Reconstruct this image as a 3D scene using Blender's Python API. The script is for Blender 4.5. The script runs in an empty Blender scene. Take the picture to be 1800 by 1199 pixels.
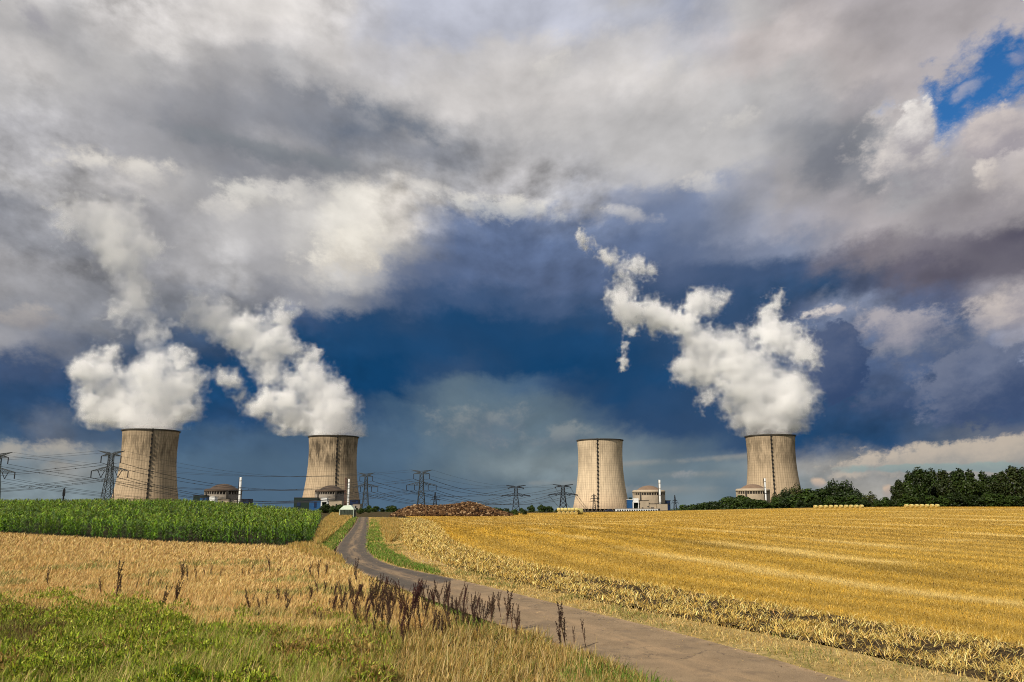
import bpy, math, random
import numpy as np
from mathutils import Vector, Matrix

R = math.radians
rng = np.random.default_rng(7)
random.seed(7)
scene = bpy.context.scene
col = scene.collection

# ------------------------------------------------------------------ camera
CAM_Z, FPX, PITCH = 4.5, 1400.0, math.atan(280.5 / 1400.0)
cam = bpy.data.objects.new('camera', bpy.data.cameras.new('camera'))
col.objects.link(cam)
cam.location = (0, 0, CAM_Z)
cam.rotation_euler = (math.pi / 2 + PITCH, 0, 0)
cam.data.lens, cam.data.sensor_width = 28.0, 36.0
cam.data.clip_start, cam.data.clip_end = 0.1, 60000
scene.camera = cam

# ------------------------------------------------------------------ render settings
scene.view_settings.view_transform = 'Standard'
scene.view_settings.look = 'None'
scene.view_settings.exposure = 0.0
scene.view_settings.gamma = 1.0
cy = scene.cycles
cy.max_bounces, cy.volume_bounces, cy.diffuse_bounces = 20, 14, 3
cy.transparent_max_bounces = 48
cy.use_denoising = True
cy.filter_width = 1.0
cy.denoising_prefilter = 'FAST'
cy.sample_clamp_indirect = 6.0
cy.use_adaptive_sampling = True
cy.adaptive_threshold = 0.02

# ------------------------------------------------------------------ sun
SUN_EL, SUN_AZ = R(41), R(180 + 40)            # azimuth clockwise from +Y: behind the camera, to the left
sun_dir = Vector((math.sin(SUN_AZ) * math.cos(SUN_EL), math.cos(SUN_AZ) * math.cos(SUN_EL), math.sin(SUN_EL)))
sun = bpy.data.objects.new('sun', bpy.data.lights.new('sun', 'SUN'))
col.objects.link(sun)
sun.data.energy, sun.data.angle, sun.data.color = 4.7, R(0.5), (1.0, 0.915, 0.785)
sun.rotation_euler = sun_dir.to_track_quat('Z', 'Y').to_euler()

# ------------------------------------------------------------------ sky (a world of clouds laid out by azimuth and elevation)
def lin(c):
    return tuple((v / 255 / 12.92) if v / 255 <= 0.04045 else ((v / 255 + 0.055) / 1.055) ** 2.4 for v in c)

SKY = dict(a=(224, 219, 215), b=(206, 202, 200), c=(186, 184, 184), d=(163, 162, 165), e=(138, 140, 147), f=(116, 121, 131),
           g=(104, 113, 128), h=(186, 189, 202), i=(148, 155, 174), j=(112, 126, 155), k=(89, 106, 139), l=(70, 88, 120),
           m=(49, 76, 110), n=(30, 70, 110), o=(18, 64, 105), p=(14, 58, 100), q=(140, 150, 178), r=(196, 188, 186),
           s=(172, 166, 168), t=(122, 117, 126), u=(88, 86, 102), v=(208, 202, 194), w=(230, 225, 215), x=(98, 117, 130),
           y=(124, 138, 144), z=(156, 154, 149), A=(182, 172, 160), B=(136, 156, 157), C=(80, 105, 128))
SKY_ROWS = [
    (0,   'b c b b a a b h h h h c i c s s s s s'),
    (50,  'c d b a b b b h h h h h h r r s s s s'),
    (100, 'b c c c d c b b b b b a b r r r s s s'),
    (150, 'c c d d d e e c b b b b b c c s s s s'),
    (200, 'd d d e e e g f b b b c c c d e r s r'),
    (250, 'd d d e e d f e f c c c c c e f b s r'),
    (300, 'c c b c e e e e e d d c c c d f d s r'),
    (350, 'e d d d c c w v c b c i j i s s d s s'),
    (400, 'e e e d c c w v j k j j j i i s s t u'),
    (450, 'd e e d c d w e k k k k k l l t t u u'),
    (500, 'd d e e e d c k k k k l l m m m u u s'),
    (550, 'e e e f f l n m n n m m m m l i k k s'),
    (600, 'd e f m m n n n n n n n m m l k k k i'),
    (650, 'l l n n o n o o m o o n n n l k l k l'),
    (700, 'm m n n n o o o x C m n m m m l l l l'),
    (750, 'n n n n m m m C x x x m m m n n n o o'),
    (785, 'C z C C C C C C x x x y x m n m m z A'),
    (820, 'y z y C C C C C x y y y x y z z z B z'),
    (855, 'y y y C C C C C C x y x y x y z z z z'),
    (890, 'y y y x C C C C x x y x y x z z z z z'),
]
sky_tab = np.array([[lin(SKY[ch]) for ch in row.split()] for _, row in SKY_ROWS])
sky_y = np.array([r[0] for r in SKY_ROWS], float)

def sky_lookup(px, py):
    px = min(max(px / 100.0, 0), 17.999); py = min(max(py, 0), 889.9)
    i = int(px); fx = px - i
    j = int(np.searchsorted(sky_y, py, 'right') - 1); fy = (py - sky_y[j]) / (sky_y[j + 1] - sky_y[j])
    a = sky_tab[j, i] * (1 - fx) + sky_tab[j, i + 1] * fx
    b = sky_tab[j + 1, i] * (1 - fx) + sky_tab[j + 1, i + 1] * fx
    return a * (1 - fy) + b * fy

def dir_to_px(az, el):
    d = (math.sin(az) * math.cos(el), math.cos(az) * math.cos(el), math.sin(el))
    f = d[1] * math.cos(PITCH) + d[2] * math.sin(PITCH)
    u = -d[1] * math.sin(PITCH) + d[2] * math.cos(PITCH)
    return 900 + FPX * d[0] / f, 599.5 - FPX * u / f

def px_ray(px, py):
    xc, yc = (px - 900) / FPX, (599.5 - py) / FPX
    return np.array([xc, math.cos(PITCH) - yc * math.sin(PITCH), math.sin(PITCH) + yc * math.cos(PITCH)])

def px_azel(px, py):
    d = px_ray(px, py); d = d / np.linalg.norm(d)
    return math.atan2(d[0], d[1]), math.asin(d[2])

world = bpy.data.worlds.new('World')
scene.world = world
world.use_nodes = True
world.cycles.sampling_method = 'NONE'

class NT:
    """Small helper for building node trees."""
    def __init__(self, tree):
        self.t = tree; self.n = tree.nodes; self.l = tree.links
    def node(self, typ, **kw):
        nd = self.n.new(typ)
        for k, v in kw.items(): setattr(nd, k, v)
        return nd
    def put(self, sock, v):
        if isinstance(v, bpy.types.NodeSocket): self.l.new(v, sock)
        elif v is not None:
            if hasattr(sock.default_value, '__len__') and not hasattr(v, '__len__'): v = (v, v, v)
            if hasattr(sock.default_value, '__len__') and len(sock.default_value) == 4 and len(v) == 3: v = tuple(v) + (1,)
            sock.default_value = v
    def math(self, op, a, b=None, c=None, clamp=False):
        nd = self.node('ShaderNodeMath', operation=op, use_clamp=clamp)
        for s, v in zip(nd.inputs, (a, b, c)): self.put(s, v)
        return nd.outputs[0]
    def vmath(self, op, a, b=None, scale=None):
        nd = self.node('ShaderNodeVectorMath', operation=op)
        self.put(nd.inputs[0], a); self.put(nd.inputs[1], b)
        if scale is not None: self.put(nd.inputs['Scale'], scale)
        return nd.outputs['Value'] if op in ('LENGTH', 'DOT_PRODUCT', 'DISTANCE') else nd.outputs[0]
    def noise(self, vec, scale, detail=6, rough=0.55, out='Fac', dist=0.0):
        nd = self.node('ShaderNodeTexNoise')
        self.put(nd.inputs['Vector'], vec)
        nd.inputs['Scale'].default_value = scale; nd.inputs['Detail'].default_value = detail
        nd.inputs['Roughness'].default_value = rough; nd.inputs['Distortion'].default_value = dist
        return nd.outputs[out]
    def mix(self, f, a, b, blend='MIX'):
        nd = self.node('ShaderNodeMix', data_type='RGBA', blend_type=blend)
        self.put(nd.inputs[0], f); self.put(nd.inputs[6], a); self.put(nd.inputs[7], b)
        return nd.outputs[2]
    def mixv(self, f, a, b):
        nd = self.node('ShaderNodeMix', data_type='VECTOR')
        self.put(nd.inputs[0], f); self.put(nd.inputs[4], a); self.put(nd.inputs[5], b)
        return nd.outputs[1]
    def vec(self, colour):
        s_ = self.node('ShaderNodeSeparateColor'); self.l.new(colour, s_.inputs[0]); c_ = self.node('ShaderNodeCombineXYZ')
        for k in range(3): self.l.new(s_.outputs[k], c_.inputs[k])
        return c_.outputs[0]
    def mapr(self, v, a, b, c=0.0, d=1.0, smooth=True):
        nd = self.node('ShaderNodeMapRange', interpolation_type='SMOOTHSTEP' if smooth else 'LINEAR')
        for s, x in zip(nd.inputs[:5], (v, a, b, c, d)): self.put(s, x)
        return nd.outputs[0]
    def ramp(self, f, stops, interp='LINEAR'):
        nd = self.node('ShaderNodeValToRGB'); cr = nd.color_ramp; cr.interpolation = interp
        while len(cr.elements) < len(stops): cr.elements.new(0.5)
        for e, (p, c) in zip(cr.elements, sorted(stops, key=lambda s: s[0])):
            e.position = p; e.color = tuple(c)[:3] + (1,)
        self.put(nd.inputs[0], f)
        return nd.outputs[0]

def build_sky():
    T = NT(world.node_tree); T.n.clear()
    out = T.node('ShaderNodeOutputWorld'); bg = T.node('ShaderNodeBackground')
    bg.inputs['Strength'].default_value = 0.1
    T.l.new(bg.outputs[0], out.inputs[0])
    D = T.node('ShaderNodeTexCoord').outputs['Generated']
    sd = T.node('ShaderNodeSeparateXYZ'); T.l.new(D, sd.inputs[0])      # cloud streets lean down towards the middle
    cb = T.node('ShaderNodeCombineXYZ'); T.l.new(sd.outputs[0], cb.inputs[0]); T.l.new(sd.outputs[1], cb.inputs[1])
    T.l.new(T.math('SUBTRACT', T.math('MULTIPLY', sd.outputs[2], 1.35), T.math('MULTIPLY', T.math('ABSOLUTE', sd.outputs[0]), 0.22)), cb.inputs[2])
    flat = cb.outputs[0]
    w1 = T.vmath('SUBTRACT', T.vec(T.noise(flat, 4.5, 3, 0.5, 'Color')), (0.5, 0.5, 0.5))
    w2 = T.vmath('SUBTRACT', T.vec(T.noise(flat, 11.0, 10, 0.63, 'Color')), (0.5, 0.5, 0.5))
    warp = T.vmath('ADD', T.vmath('SCALE', w1, scale=0.06), T.vmath('SCALE', w2, scale=0.095))
    sx = T.node('ShaderNodeSeparateXYZ'); T.l.new(D, sx.inputs[0])
    az0 = T.math('ARCTAN2', sx.outputs[0], sx.outputs[1]); el0 = T.math('ARCSINE', sx.outputs[2])
    sw = T.node('ShaderNodeSeparateXYZ'); T.l.new(warp, sw.inputs[0])
    # near the horizon the cloud layers are seen edge on: less vertical stirring there
    wamp = T.mapr(el0, 0.0, 0.16, 0.35, 1.0)
    az = T.math('ADD', az0, sw.outputs[0]); el = T.math('ADD', el0, T.math('MULTIPLY', sw.outputs[1], wamp))
    A, E0, E1, N, M = R(37), R(-1.0), R(38.0), 24, 32
    u = T.math('PINGPONG', T.math('DIVIDE', T.math('ADD', az, A), 2 * A), 1.0)
    v = T.math('MULTIPLY', T.math('PINGPONG', T.math('DIVIDE', T.math('SUBTRACT', el, E0), E1 - E0), 1.0), N - 1.0)
    c = None
    for j in range(N):
        e = E0 + (E1 - E0) * j / (N - 1)
        stops = [(i / (M - 1), sky_lookup(*dir_to_px(-A + 2 * A * i / (M - 1), e))) for i in range(M)]
        row = T.ramp(u, stops, 'EASE')
        c = row if c is None else T.mix(T.mapr(v, j - 1.0, float(j)), c, row)
    c = T.vec(c)
    # soft relief: cloud thickness compared with the thickness a little way towards the sun
    n0 = T.noise(flat, 6.5, 8, 0.52)
    n1 = T.noise(T.vmath('ADD', flat, (-0.022, -0.004, 0.030)), 6.5, 8, 0.52)
    rel = T.math('MULTIPLY', T.math('SUBTRACT', n0, n1), 1.15)
    fine = T.math('MULTIPLY', T.math('SUBTRACT', T.noise(flat, 22.0, 8, 0.58), 0.5), 0.24)
    # some stretches of the deck are crisp and lumpy, others smooth veil
    b0 = T.noise(flat, 17.0, 8, 0.56); b1 = T.noise(T.vmath('ADD', flat, (-0.012, -0.002, 0.016)), 17.0, 8, 0.56)
    crisp = T.mapr(T.noise(flat, 3.2, 2, 0.5), 0.45, 0.62)
    rel = T.math('ADD', rel, T.math('MULTIPLY', T.math('MULTIPLY', T.math('SUBTRACT', b0, b1), 2.0), crisp))
    lum = T.vmath('DOT_PRODUCT', c, (0.3, 0.5, 0.2))
    amt = T.mapr(lum, 0.03, 0.45, 0.45, 1.0)
    gain = T.math('ADD', 1.0, T.math('MULTIPLY', T.math('ADD', rel, fine), amt))
    c = T.vmath('SCALE', c, scale=gain)

    # single clouds with an edge of their own: (azimuth, elevation) taken from where they stand over the plant
    en = T.math('SUBTRACT', T.noise(flat, 20.0, 8, 0.64), 0.5)
    en2 = T.math('SUBTRACT', T.noise(flat, 45.0, 6, 0.62), 0.5)
    def cloud(c, px, py, rx, ry, tilt, lit, dark, rough=1.6, edge=0.22, alpha=1.0, fine_amt=0.6, shade_dir=(-0.5, 0.9)):
        a, e = px_azel(px, py)
        k = 1.0 / FPX * 0.93
        tie = T.vmath('DOT_PRODUCT', c, (1e-9, 0, 0)); dx = T.math('ADD', T.math('SUBTRACT', az0, a), tie); dy = T.math('ADD', T.math('SUBTRACT', el0, e), tie)
        ct, st = math.cos(R(tilt)), math.sin(R(tilt))
        xr = T.math('ADD', T.math('MULTIPLY', dx, ct / (rx * k)), T.math('MULTIPLY', dy, st / (rx * k)))
        yr = T.math('ADD', T.math('MULTIPLY', dx, -st / (ry * k)), T.math('MULTIPLY', dy, ct / (ry * k)))
        r = T.math('SQRT', T.math('ADD', T.math('MULTIPLY', xr, xr), T.math('MULTIPLY', yr, yr)))
        f = T.math('ADD', T.math('SUBTRACT', 1.0, r), T.math('ADD', T.math('MULTIPLY', en, rough * 2.3), T.math('MULTIPLY', en2, fine_amt * 2.2)))
        m = T.mapr(f, 0.0, edge, 0.0, alpha)
        s = T.math('ADD', T.math('ADD', T.math('MULTIPLY', xr, shade_dir[0]), T.math('MULTIPLY', yr, shade_dir[1])), T.math('MULTIPLY', en, 3.0))
        cc = T.mixv(T.mapr(s, -0.8, 0.9), lin(dark), lin(lit))
        cc = T.vmath('SCALE', cc, scale=T.math('ADD', 1.0, T.math('MULTIPLY', fine, 0.8)))
        return T.mixv(m, c, cc)
    # the rain-blue base and the paler curtain below it
    c = cloud(c, 850, 745, 110, 50, 0, (138, 145, 147), (98, 113, 128), 1.2, 0.9, 0.8)
    c = cloud(c, 1000, 770, 120, 28, 0, (136, 143, 145), (100, 114, 128), 1.2, 0.8, 0.75)
    c = cloud(c, 90, 800, 130, 24, 0, (172, 167, 158), (118, 132, 142), 1.2, 0.8, 0.85)
    for px, py, rx, ry, tl in ((1190, 862, 190, 15, 0), (1230, 835, 120, 11, 0), (1120, 815, 150, 9, 2), (1280, 805, 110, 9, 3), (1010, 850, 120, 10, 0)):
        c = cloud(c, px, py, rx, ry, tl, (158, 156, 150), (124, 133, 136), 0.7, 1.0, 0.7, fine_amt=0.3)
    # dark bellies of the deck
    c = cloud(c, 690, 208, 150, 30, -17, (112, 121, 135), (100, 110, 126), 0.9, 1.0, 0.8)
    c = cloud(c, 480, 268, 240, 24, -5, (128, 133, 139), (114, 120, 128), 0.7, 0.8, 0.8)
    c = cloud(c, 1452, 285, 75, 62, 35, (122, 125, 134), (110, 113, 124), 0.8, 1.1, 0.85)
    c = cloud(c, 60, 28, 45, 22, -20, (160, 158, 164), (150, 149, 156), 1.0, 1.0, 0.8)
    # bright mass left of the middle and its ragged foot
    c = cloud(c, 615, 440, 105, 72, 0, (238, 232, 220), (196, 189, 178), 0.9, 0.8, 0.9)
    c = cloud(c, 440, 345, 90, 30, -6, (226, 222, 214), (178, 175, 172), 1.1, 0.9, 0.8)
    c = cloud(c, 860, 365, 190, 30, -5, (226, 222, 214), (176, 179, 184), 1.2, 0.7, 0.85)
    c = cloud(c, 230, 296, 120, 28, 0, (222, 216, 206), (180, 176, 174), 1.1, 0.9, 0.8)
    c = cloud(c, 40, 560, 60, 26, 0, (176, 170, 166), (140, 138, 142), 1.2, 0.7, 0.8)
    for px, py, rx, ry, tl in ((170, 292, 42, 20, 0), (255, 303, 46, 22, 0), (395, 368, 62, 28, -8), (545, 342, 72, 34, 0), (470, 326, 40, 16, -6), (760, 332, 85, 20, -6),
                               (1110, 378, 60, 20, -10), (1235, 325, 62, 28, 0), (1290, 215, 60, 22, 8), (1180, 122, 60, 34, 20), (980, 118, 70, 34, 0)):
        c = cloud(c, px, py, rx, ry, tl, (224, 219, 212), (184, 182, 182), 1.0, 0.8, 0.55)
    c = cloud(c, 1605, 275, 110, 95, -10, (222, 214, 208), (146, 143, 150), 0.8, 0.8, 0.9)
    c = cloud(c, 1735, 300, 24, 48, -8, (232, 222, 212), (180, 172, 170), 1.3, 0.7, 0.85)
    c = cloud(c, 838, 822, 40, 70, 0, (112, 126, 134), (98, 114, 126), 0.4, 1.2, 0.55)
    # cumulus bank on the right
    c = cloud(c, 1640, 600, 150, 62, 0, (146, 148, 158), (90, 102, 128), 1.0, 0.9, 0.85)
    c = cloud(c, 1785, 540, 95, 44, 10, (212, 200, 192), (140, 138, 152), 1.0, 1.0, 0.8)
    c = cloud(c, 1590, 575, 130, 40, -4, (178, 172, 176), (122, 126, 146), 0.9, 0.7, 0.85)
    c = cloud(c, 1470, 545, 46, 16, 4, (232, 222, 212), (180, 174, 178), 1.3, 0.6, 0.9)
    c = cloud(c, 1472, 632, 58, 84, 0, (82, 96, 126), (54, 74, 110), 0.5, 0.22, 0.92)
    c = cloud(c, 1720, 680, 110, 74, 12, (112, 121, 144), (62, 80, 114), 0.5, 0.3, 0.9)
    c = cloud(c, 1560, 705, 70, 30, 0, (90, 103, 130), (58, 78, 114), 0.9, 0.7, 0.7)
    # blue opening at the top right, with its cumulus tower and two scraps
    sky = T.node('ShaderNodeTexSky', sky_type='NISHITA', sun_disc=False, sun_elevation=SUN_EL, sun_rotation=SUN_AZ % (2 * math.pi))
    sky.dust_density = 0.3; sky.ozone_density = 3.0
    blue = T.vmath('MULTIPLY', T.vec(sky.outputs[0]), (0.26, 0.70, 1.05))
    c10 = T.vmath('SCALE', c, scale=10.0)
    def hole(c, px, py, rx, ry, tilt, rough=1.0, edge=0.75):
        a, e = px_azel(px, py); k = 0.93 / FPX
        tie = T.vmath('DOT_PRODUCT', c, (1e-9, 0, 0)); dx = T.math('ADD', T.math('SUBTRACT', az0, a), tie); dy = T.math('ADD', T.math('SUBTRACT', el0, e), tie)
        ct, st = math.cos(R(tilt)), math.sin(R(tilt))
        xr = T.math('ADD', T.math('MULTIPLY', dx, ct / (rx * k)), T.math('MULTIPLY', dy, st / (rx * k)))
        yr = T.math('ADD', T.math('MULTIPLY', dx, -st / (ry * k)), T.math('MULTIPLY', dy, ct / (ry * k)))
        r = T.math('SQRT', T.math('ADD', T.math('MULTIPLY', xr, xr), T.math('MULTIPLY', yr, yr)))
        f = T.math('ADD', T.math('SUBTRACT', 1.0, r), T.math('ADD', T.math('MULTIPLY', en, rough * 1.6), T.math('MULTIPLY', en2, 1.2)))
        return T.mixv(T.mapr(f, 0.0, edge), c, blue)
    c10 = hole(c10, 1748, 132, 165, 84, 12)
    c10 = hole(c10, 1668, 190, 62, 80, 10, 0.9)
    cs = lambda *a, **k: None
    def cloud10(c, *a, **k):
        return T.vmath('SCALE', cloud(T.vmath('SCALE', c, scale=0.1), *a, **k), scale=10.0)
    c10 = cloud10(c10, 1608, 222, 40, 62, -22, (236, 230, 224), (160, 156, 162), 0.7, 0.4)
    c10 = cloud10(c10, 1745, 235, 75, 48, 0, (206, 196, 192), (160, 154, 160), 0.7, 0.4)
    c10 = cloud10(c10, 1698, 155, 46, 16, 22, (186, 182, 190), (128, 144, 178), 1.2, 0.9, 0.8)
    c10 = cloud10(c10, 1790, 105, 24, 16, 0, (176, 172, 184), (120, 134, 170), 1.2, 0.9, 0.7)
    # clear band with layered cloud low on the right, and small lit heads behind the plant
    c10 = cloud10(c10, 1780, 800, 330, 34, 3, (190, 178, 164), (148, 148, 146), 0.9, 0.35, fine_amt=0.4)
    c10 = cloud10(c10, 1640, 822, 200, 9, 0, (142, 162, 160), (128, 148, 152), 0.9, 0.5, 0.8)
    c10 = cloud10(c10, 1437, 848, 16, 12, -20, (206, 182, 160), (164, 156, 152), 0.9, 0.7)
    c10 = cloud10(c10, 1560, 862, 10, 14, -15, (206, 182, 160), (164, 156, 152), 0.9, 0.7)
    c10 = cloud10(c10, 1205, 838, 34, 14, 10, (172, 170, 172), (128, 138, 144), 1.1, 0.9, 0.7)
    T.l.new(c10, bg.inputs['Color'])
build_sky()

# ------------------------------------------------------------------ terrain
def S(t):
    t = np.clip(t, 0, 1); return t * t * (3 - 2 * t)
def road_x(y): return -2.0 - 0.178 * y
def H(x, y):
    x = np.asarray(x, float); y = np.asarray(y, float)
    left = 2.3 * S((road_x(y) - 6 - x) / 34) * S((y - 84) / 90) * (1 - S((y - 260) / 200))
    right = S((y - 130) / 220) * (-0.7 + 2.4 * S((x - 10) / 175))
    return left + right - 22 * S((y - 372) / 520) - 190 * S((y - 1950) / 6000)

def ground_px(px, py):
    """Where the line of sight through a pixel meets the terrain (vectorised)."""
    px = np.asarray(px, float); py = np.asarray(py, float)
    xc, yc = (px - 900) / FPX, (599.5 - py) / FPX
    dx = xc; dy = math.cos(PITCH) - yc * math.sin(PITCH); dz = math.sin(PITCH) + yc * math.cos(PITCH)
    t = -CAM_Z / np.minimum(dz, -1e-4)
    for _ in range(40):
        h = H(dx * t, dy * t)
        t = 0.5 * t + 0.5 * np.clip((h - CAM_Z) / np.minimum(dz, -1e-4), 3, 420)
    return dx * t, dy * t
def G(px, py):
    x, y = ground_px(px, py); return float(x), float(y)
def W(px, py, Y):
    d = px_ray(px, py); return Vector((d[0] / d[1] * Y, Y, CAM_Z + d[2] / d[1] * Y))

# ------------------------------------------------------------------ object helpers
def tag(o, label=None, cat=None, group=None, kind=None):
    if label: o['label'] = label
    if cat: o['category'] = cat
    if group: o['group'] = group
    if kind: o['kind'] = kind
    return o
def mesh_np(name, V, F, mat=None, parent=None, tint=None, smooth=False, uv=None):
    """V (n,3), F list of equal-length faces or (m,k) array."""
    me = bpy.data.meshes.new(name)
    V = np.asarray(V, np.float32); F = np.asarray(F, np.int32)
    k = F.shape[1]; nf = len(F)
    me.vertices.add(len(V)); me.vertices.foreach_set('co', V.ravel())
    me.loops.add(nf * k); me.loops.foreach_set('vertex_index', F.ravel())
    me.polygons.add(nf); me.polygons.foreach_set('loop_start', np.arange(0, nf * k, k, dtype=np.int32))
    me.polygons.foreach_set('use_smooth', np.full(nf, smooth))
    if tint is not None:
        a = me.attributes.new('tint', 'FLOAT_COLOR', 'POINT')
        t = np.ones((len(V), 4), np.float32); t[:, :3] = tint; a.data.foreach_set('color', t.ravel())
    if uv is not None:
        l = me.uv_layers.new(name='uv'); l.data.foreach_set('uv', np.asarray(uv, np.float32)[F.ravel()].ravel())
    me.update(calc_edges=True); me.validate()
    if mat: me.materials.append(mat)
    o = bpy.data.objects.new(name, me); col.objects.link(o)
    if parent: o.parent = parent
    return o
def empty(name, loc, rz=0):
    o = bpy.data.objects.new(name, None); col.objects.link(o)
    o.location = loc; o.rotation_euler = (0, 0, rz); o.empty_display_size = 0.5
    return o
def copy_tree(o, parent=None):
    c = o.copy(); col.objects.link(c)
    if parent: c.parent = parent
    for ch in list(o.children): copy_tree(ch, c)
    return c

class MB:
    """Collects shapes (mixed quads / tris / ngons) for one mesh."""
    def __init__(self): self.v = []; self.f = []
    def add(self, v, f):
        b = len(self.v); self.v += [tuple(p) for p in v]; self.f += [tuple(i + b for i in q) for q in f]
    def box(self, c, s, rz=0.0, taper=1.0):
        x, y, z = [k / 2 for k in s]; ca, sa = math.cos(rz), math.sin(rz); P = []
        for dz, k in ((-z, 1.0), (z, taper)):
            for dx, dy in ((-x, -y), (x, -y), (x, y), (-x, y)):
                dx *= k; dy *= k
                P.append((c[0] + dx * ca - dy * sa, c[1] + dx * sa + dy * ca, c[2] + dz))
        self.add(P, [(3, 2, 1, 0), (4, 5, 6, 7), (0, 1, 5, 4), (1, 2, 6, 5), (2, 3, 7, 6), (3, 0, 4, 7)])
    def beam(self, a, b, r, r2=None, n=4):
        a, b = Vector(a), Vector(b); d = (b - a)
        if d.length < 1e-6: return
        q = d.to_track_quat('Z', 'Y'); r2 = r if r2 is None else r2; P = []
        for p, rr in ((a, r), (b, r2)):
            for i in range(n):
                t = 2 * math.pi * (i + 0.5) / n
                P.append(p + q @ Vector((math.cos(t) * rr, math.sin(t) * rr, 0)))
        F = [(i, (i + 1) % n, n + (i + 1) % n, n + i) for i in range(n)]
        F += [tuple(range(n - 1, -1, -1)), tuple(range(n, 2 * n))]
        self.add(P, F)
    def lathe(self, prof, n=48, a0=0, a1=2 * math.pi, c=(0, 0, 0), cap=False):
        full = abs(a1 - a0 - 2 * math.pi) < 1e-6; m = n if full else n + 1; P = []
        for r, z in prof:
            for i in range(m):
                t = a0 + (a1 - a0) * i / n
                P.append((c[0] + r * math.cos(t), c[1] + r * math.sin(t), c[2] + z))
        F = []
        for j in range(len(prof) - 1):
            for i in range(n):
                i2 = (i + 1) % m
                F.append((j * m + i, j * m + i2, (j + 1) * m + i2, (j + 1) * m + i))
        if cap: F += [tuple(range(m - 1, -1, -1)), tuple((len(prof) - 1) * m + i for i in range(m))]
        self.add(P, F)
    def build(self, name, mat, parent=None, smooth=False):
        me = bpy.data.meshes.new(name); me.from_pydata(self.v, [], self.f)
        me.polygons.foreach_set('use_smooth', [smooth] * len(me.polygons)); me.materials.append(mat); me.update()
        o = bpy.data.objects.new(name, me); col.objects.link(o)
        if parent: o.parent = parent
        return o

# ------------------------------------------------------------------ materials
def new_mat(name):
    m = bpy.data.materials.new(name); m.use_nodes = True
    T = NT(m.node_tree); p = T.n.get('Principled BSDF')
    return m, T, p
def plain(name, c, rough=0.7, metal=0.0, var=0.12, scale=1.5, spec=0.3):
    """One colour with weathered mottling."""
    m, T, p = new_mat(name)
    P = T.node('ShaderNodeTexCoord').outputs['Object']
    n = T.noise(P, scale, 6, 0.6)
    k = T.mapr(n, 0.25, 0.75, 1 - var, 1 + var, smooth=False)
    rgb = T.node('ShaderNodeRGB'); rgb.outputs[0].default_value = tuple(c) + (1,)
    T.l.new(T.vmath('SCALE', rgb.outputs[0], scale=k), p.inputs['Base Color'])
    p.inputs['Roughness'].default_value = rough; p.inputs['Metallic'].default_value = metal
    p.inputs['Specular IOR Level'].default_value = spec
    return m
def veg(name, rough=0.6, spec=0.2, trans=0.3):
    """Plant matter coloured by the per-blade 'tint' attribute, lit through from behind."""
    m, T, p = new_mat(name)
    at = T.node('ShaderNodeAttribute', attribute_name='tint')
    T.l.new(at.outputs['Color'], p.inputs['Base Color'])
    p.inputs['Roughness'].default_value = rough; p.inputs['Specular IOR Level'].default_value = spec
    tr = T.node('ShaderNodeBsdfTranslucent'); T.l.new(at.outputs['Color'], tr.inputs[0])
    mx = T.node('ShaderNodeMixShader'); mx.inputs[0].default_value = trans
    T.l.new(p.outputs[0], mx.inputs[1]); T.l.new(tr.outputs[0], mx.inputs[2])
    T.l.new(mx.outputs[0], T.n['Material Output'].inputs['Surface'])
    return m
def soil_mat(name, c1, c2, c3, s1=0.15, s2=3.0, bump=0.3, bscale=9.0):
    m, T, p = new_mat(name)
    P = T.node('ShaderNodeNewGeometry').outputs['Position']
    a = T.mix(T.mapr(T.noise(P, s1, 5, 0.6), 0.35, 0.65), c1, c2)
    b = T.mix(T.mapr(T.noise(P, s2, 6, 0.7), 0.42, 0.68), a, c3)
    T.l.new(b, p.inputs['Base Color']); p.inputs['Roughness'].default_value = 0.95
    p.inputs['Specular IOR Level'].default_value = 0.1
    bp = T.node('ShaderNodeBump'); bp.inputs['Strength'].default_value = bump; bp.inputs['Distance'].default_value = 0.1
    T.l.new(T.noise(P, bscale, 6, 0.7), bp.inputs['Height']); T.l.new(bp.outputs[0], p.inputs['Normal'])
    return m

def ground_mat(name, *c):
    m = soil_mat(name, *c); T = NT(m.node_tree); p = T.n['Principled BSDF']
    P = T.node('ShaderNodeNewGeometry').outputs['Position']; sx = T.node('ShaderNodeSeparateXYZ'); T.l.new(P, sx.inputs[0])
    old = p.inputs['Base Color'].links[0].from_socket
    far = T.mix(T.mapr(T.noise(P, 0.006, 4, 0.6), 0.4, 0.6), (0.035, 0.05, 0.02), (0.10, 0.09, 0.04))
    T.l.new(T.mix(T.mapr(sx.outputs[1], 385, 440), old, far), p.inputs['Base Color'])
    return m
M_leaf = veg('grass_blades', 0.6, 0.15, 0.2); M_straw = veg('straw', 0.6, 0.18, 0.12); M_corn = veg('corn_leaves', 0.36, 0.32, 0.12)
M_tree = veg('tree_leaves', 0.5, 0.25, 0.2)
M_ground = ground_mat('dry_ground', (0.060, 0.045, 0.018), (0.080, 0.055, 0.020), (0.035, 0.030, 0.010))  # near part darkened to paint in deep shade beneath the grass
M_soil = soil_mat('turned_soil', (0.030, 0.021, 0.014), (0.050, 0.033, 0.019), (0.11, 0.075, 0.03), 0.4, 5.0, 0.6, 7)
M_track = soil_mat('dusty_track', (0.46, 0.33, 0.15), (0.40, 0.28, 0.12), (0.50, 0.40, 0.22), 0.4, 4.0)
M_verge = soil_mat('verge_soil', (0.36, 0.25, 0.09), (0.44, 0.32, 0.13), (0.20, 0.16, 0.05), 0.5, 3.0)
M_barley = soil_mat('barley_floor', (0.15, 0.085, 0.026), (0.11, 0.06, 0.018), (0.07, 0.04, 0.012), 0.3, 3.0)  # colour darkened to paint in shade between the stalks
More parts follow.
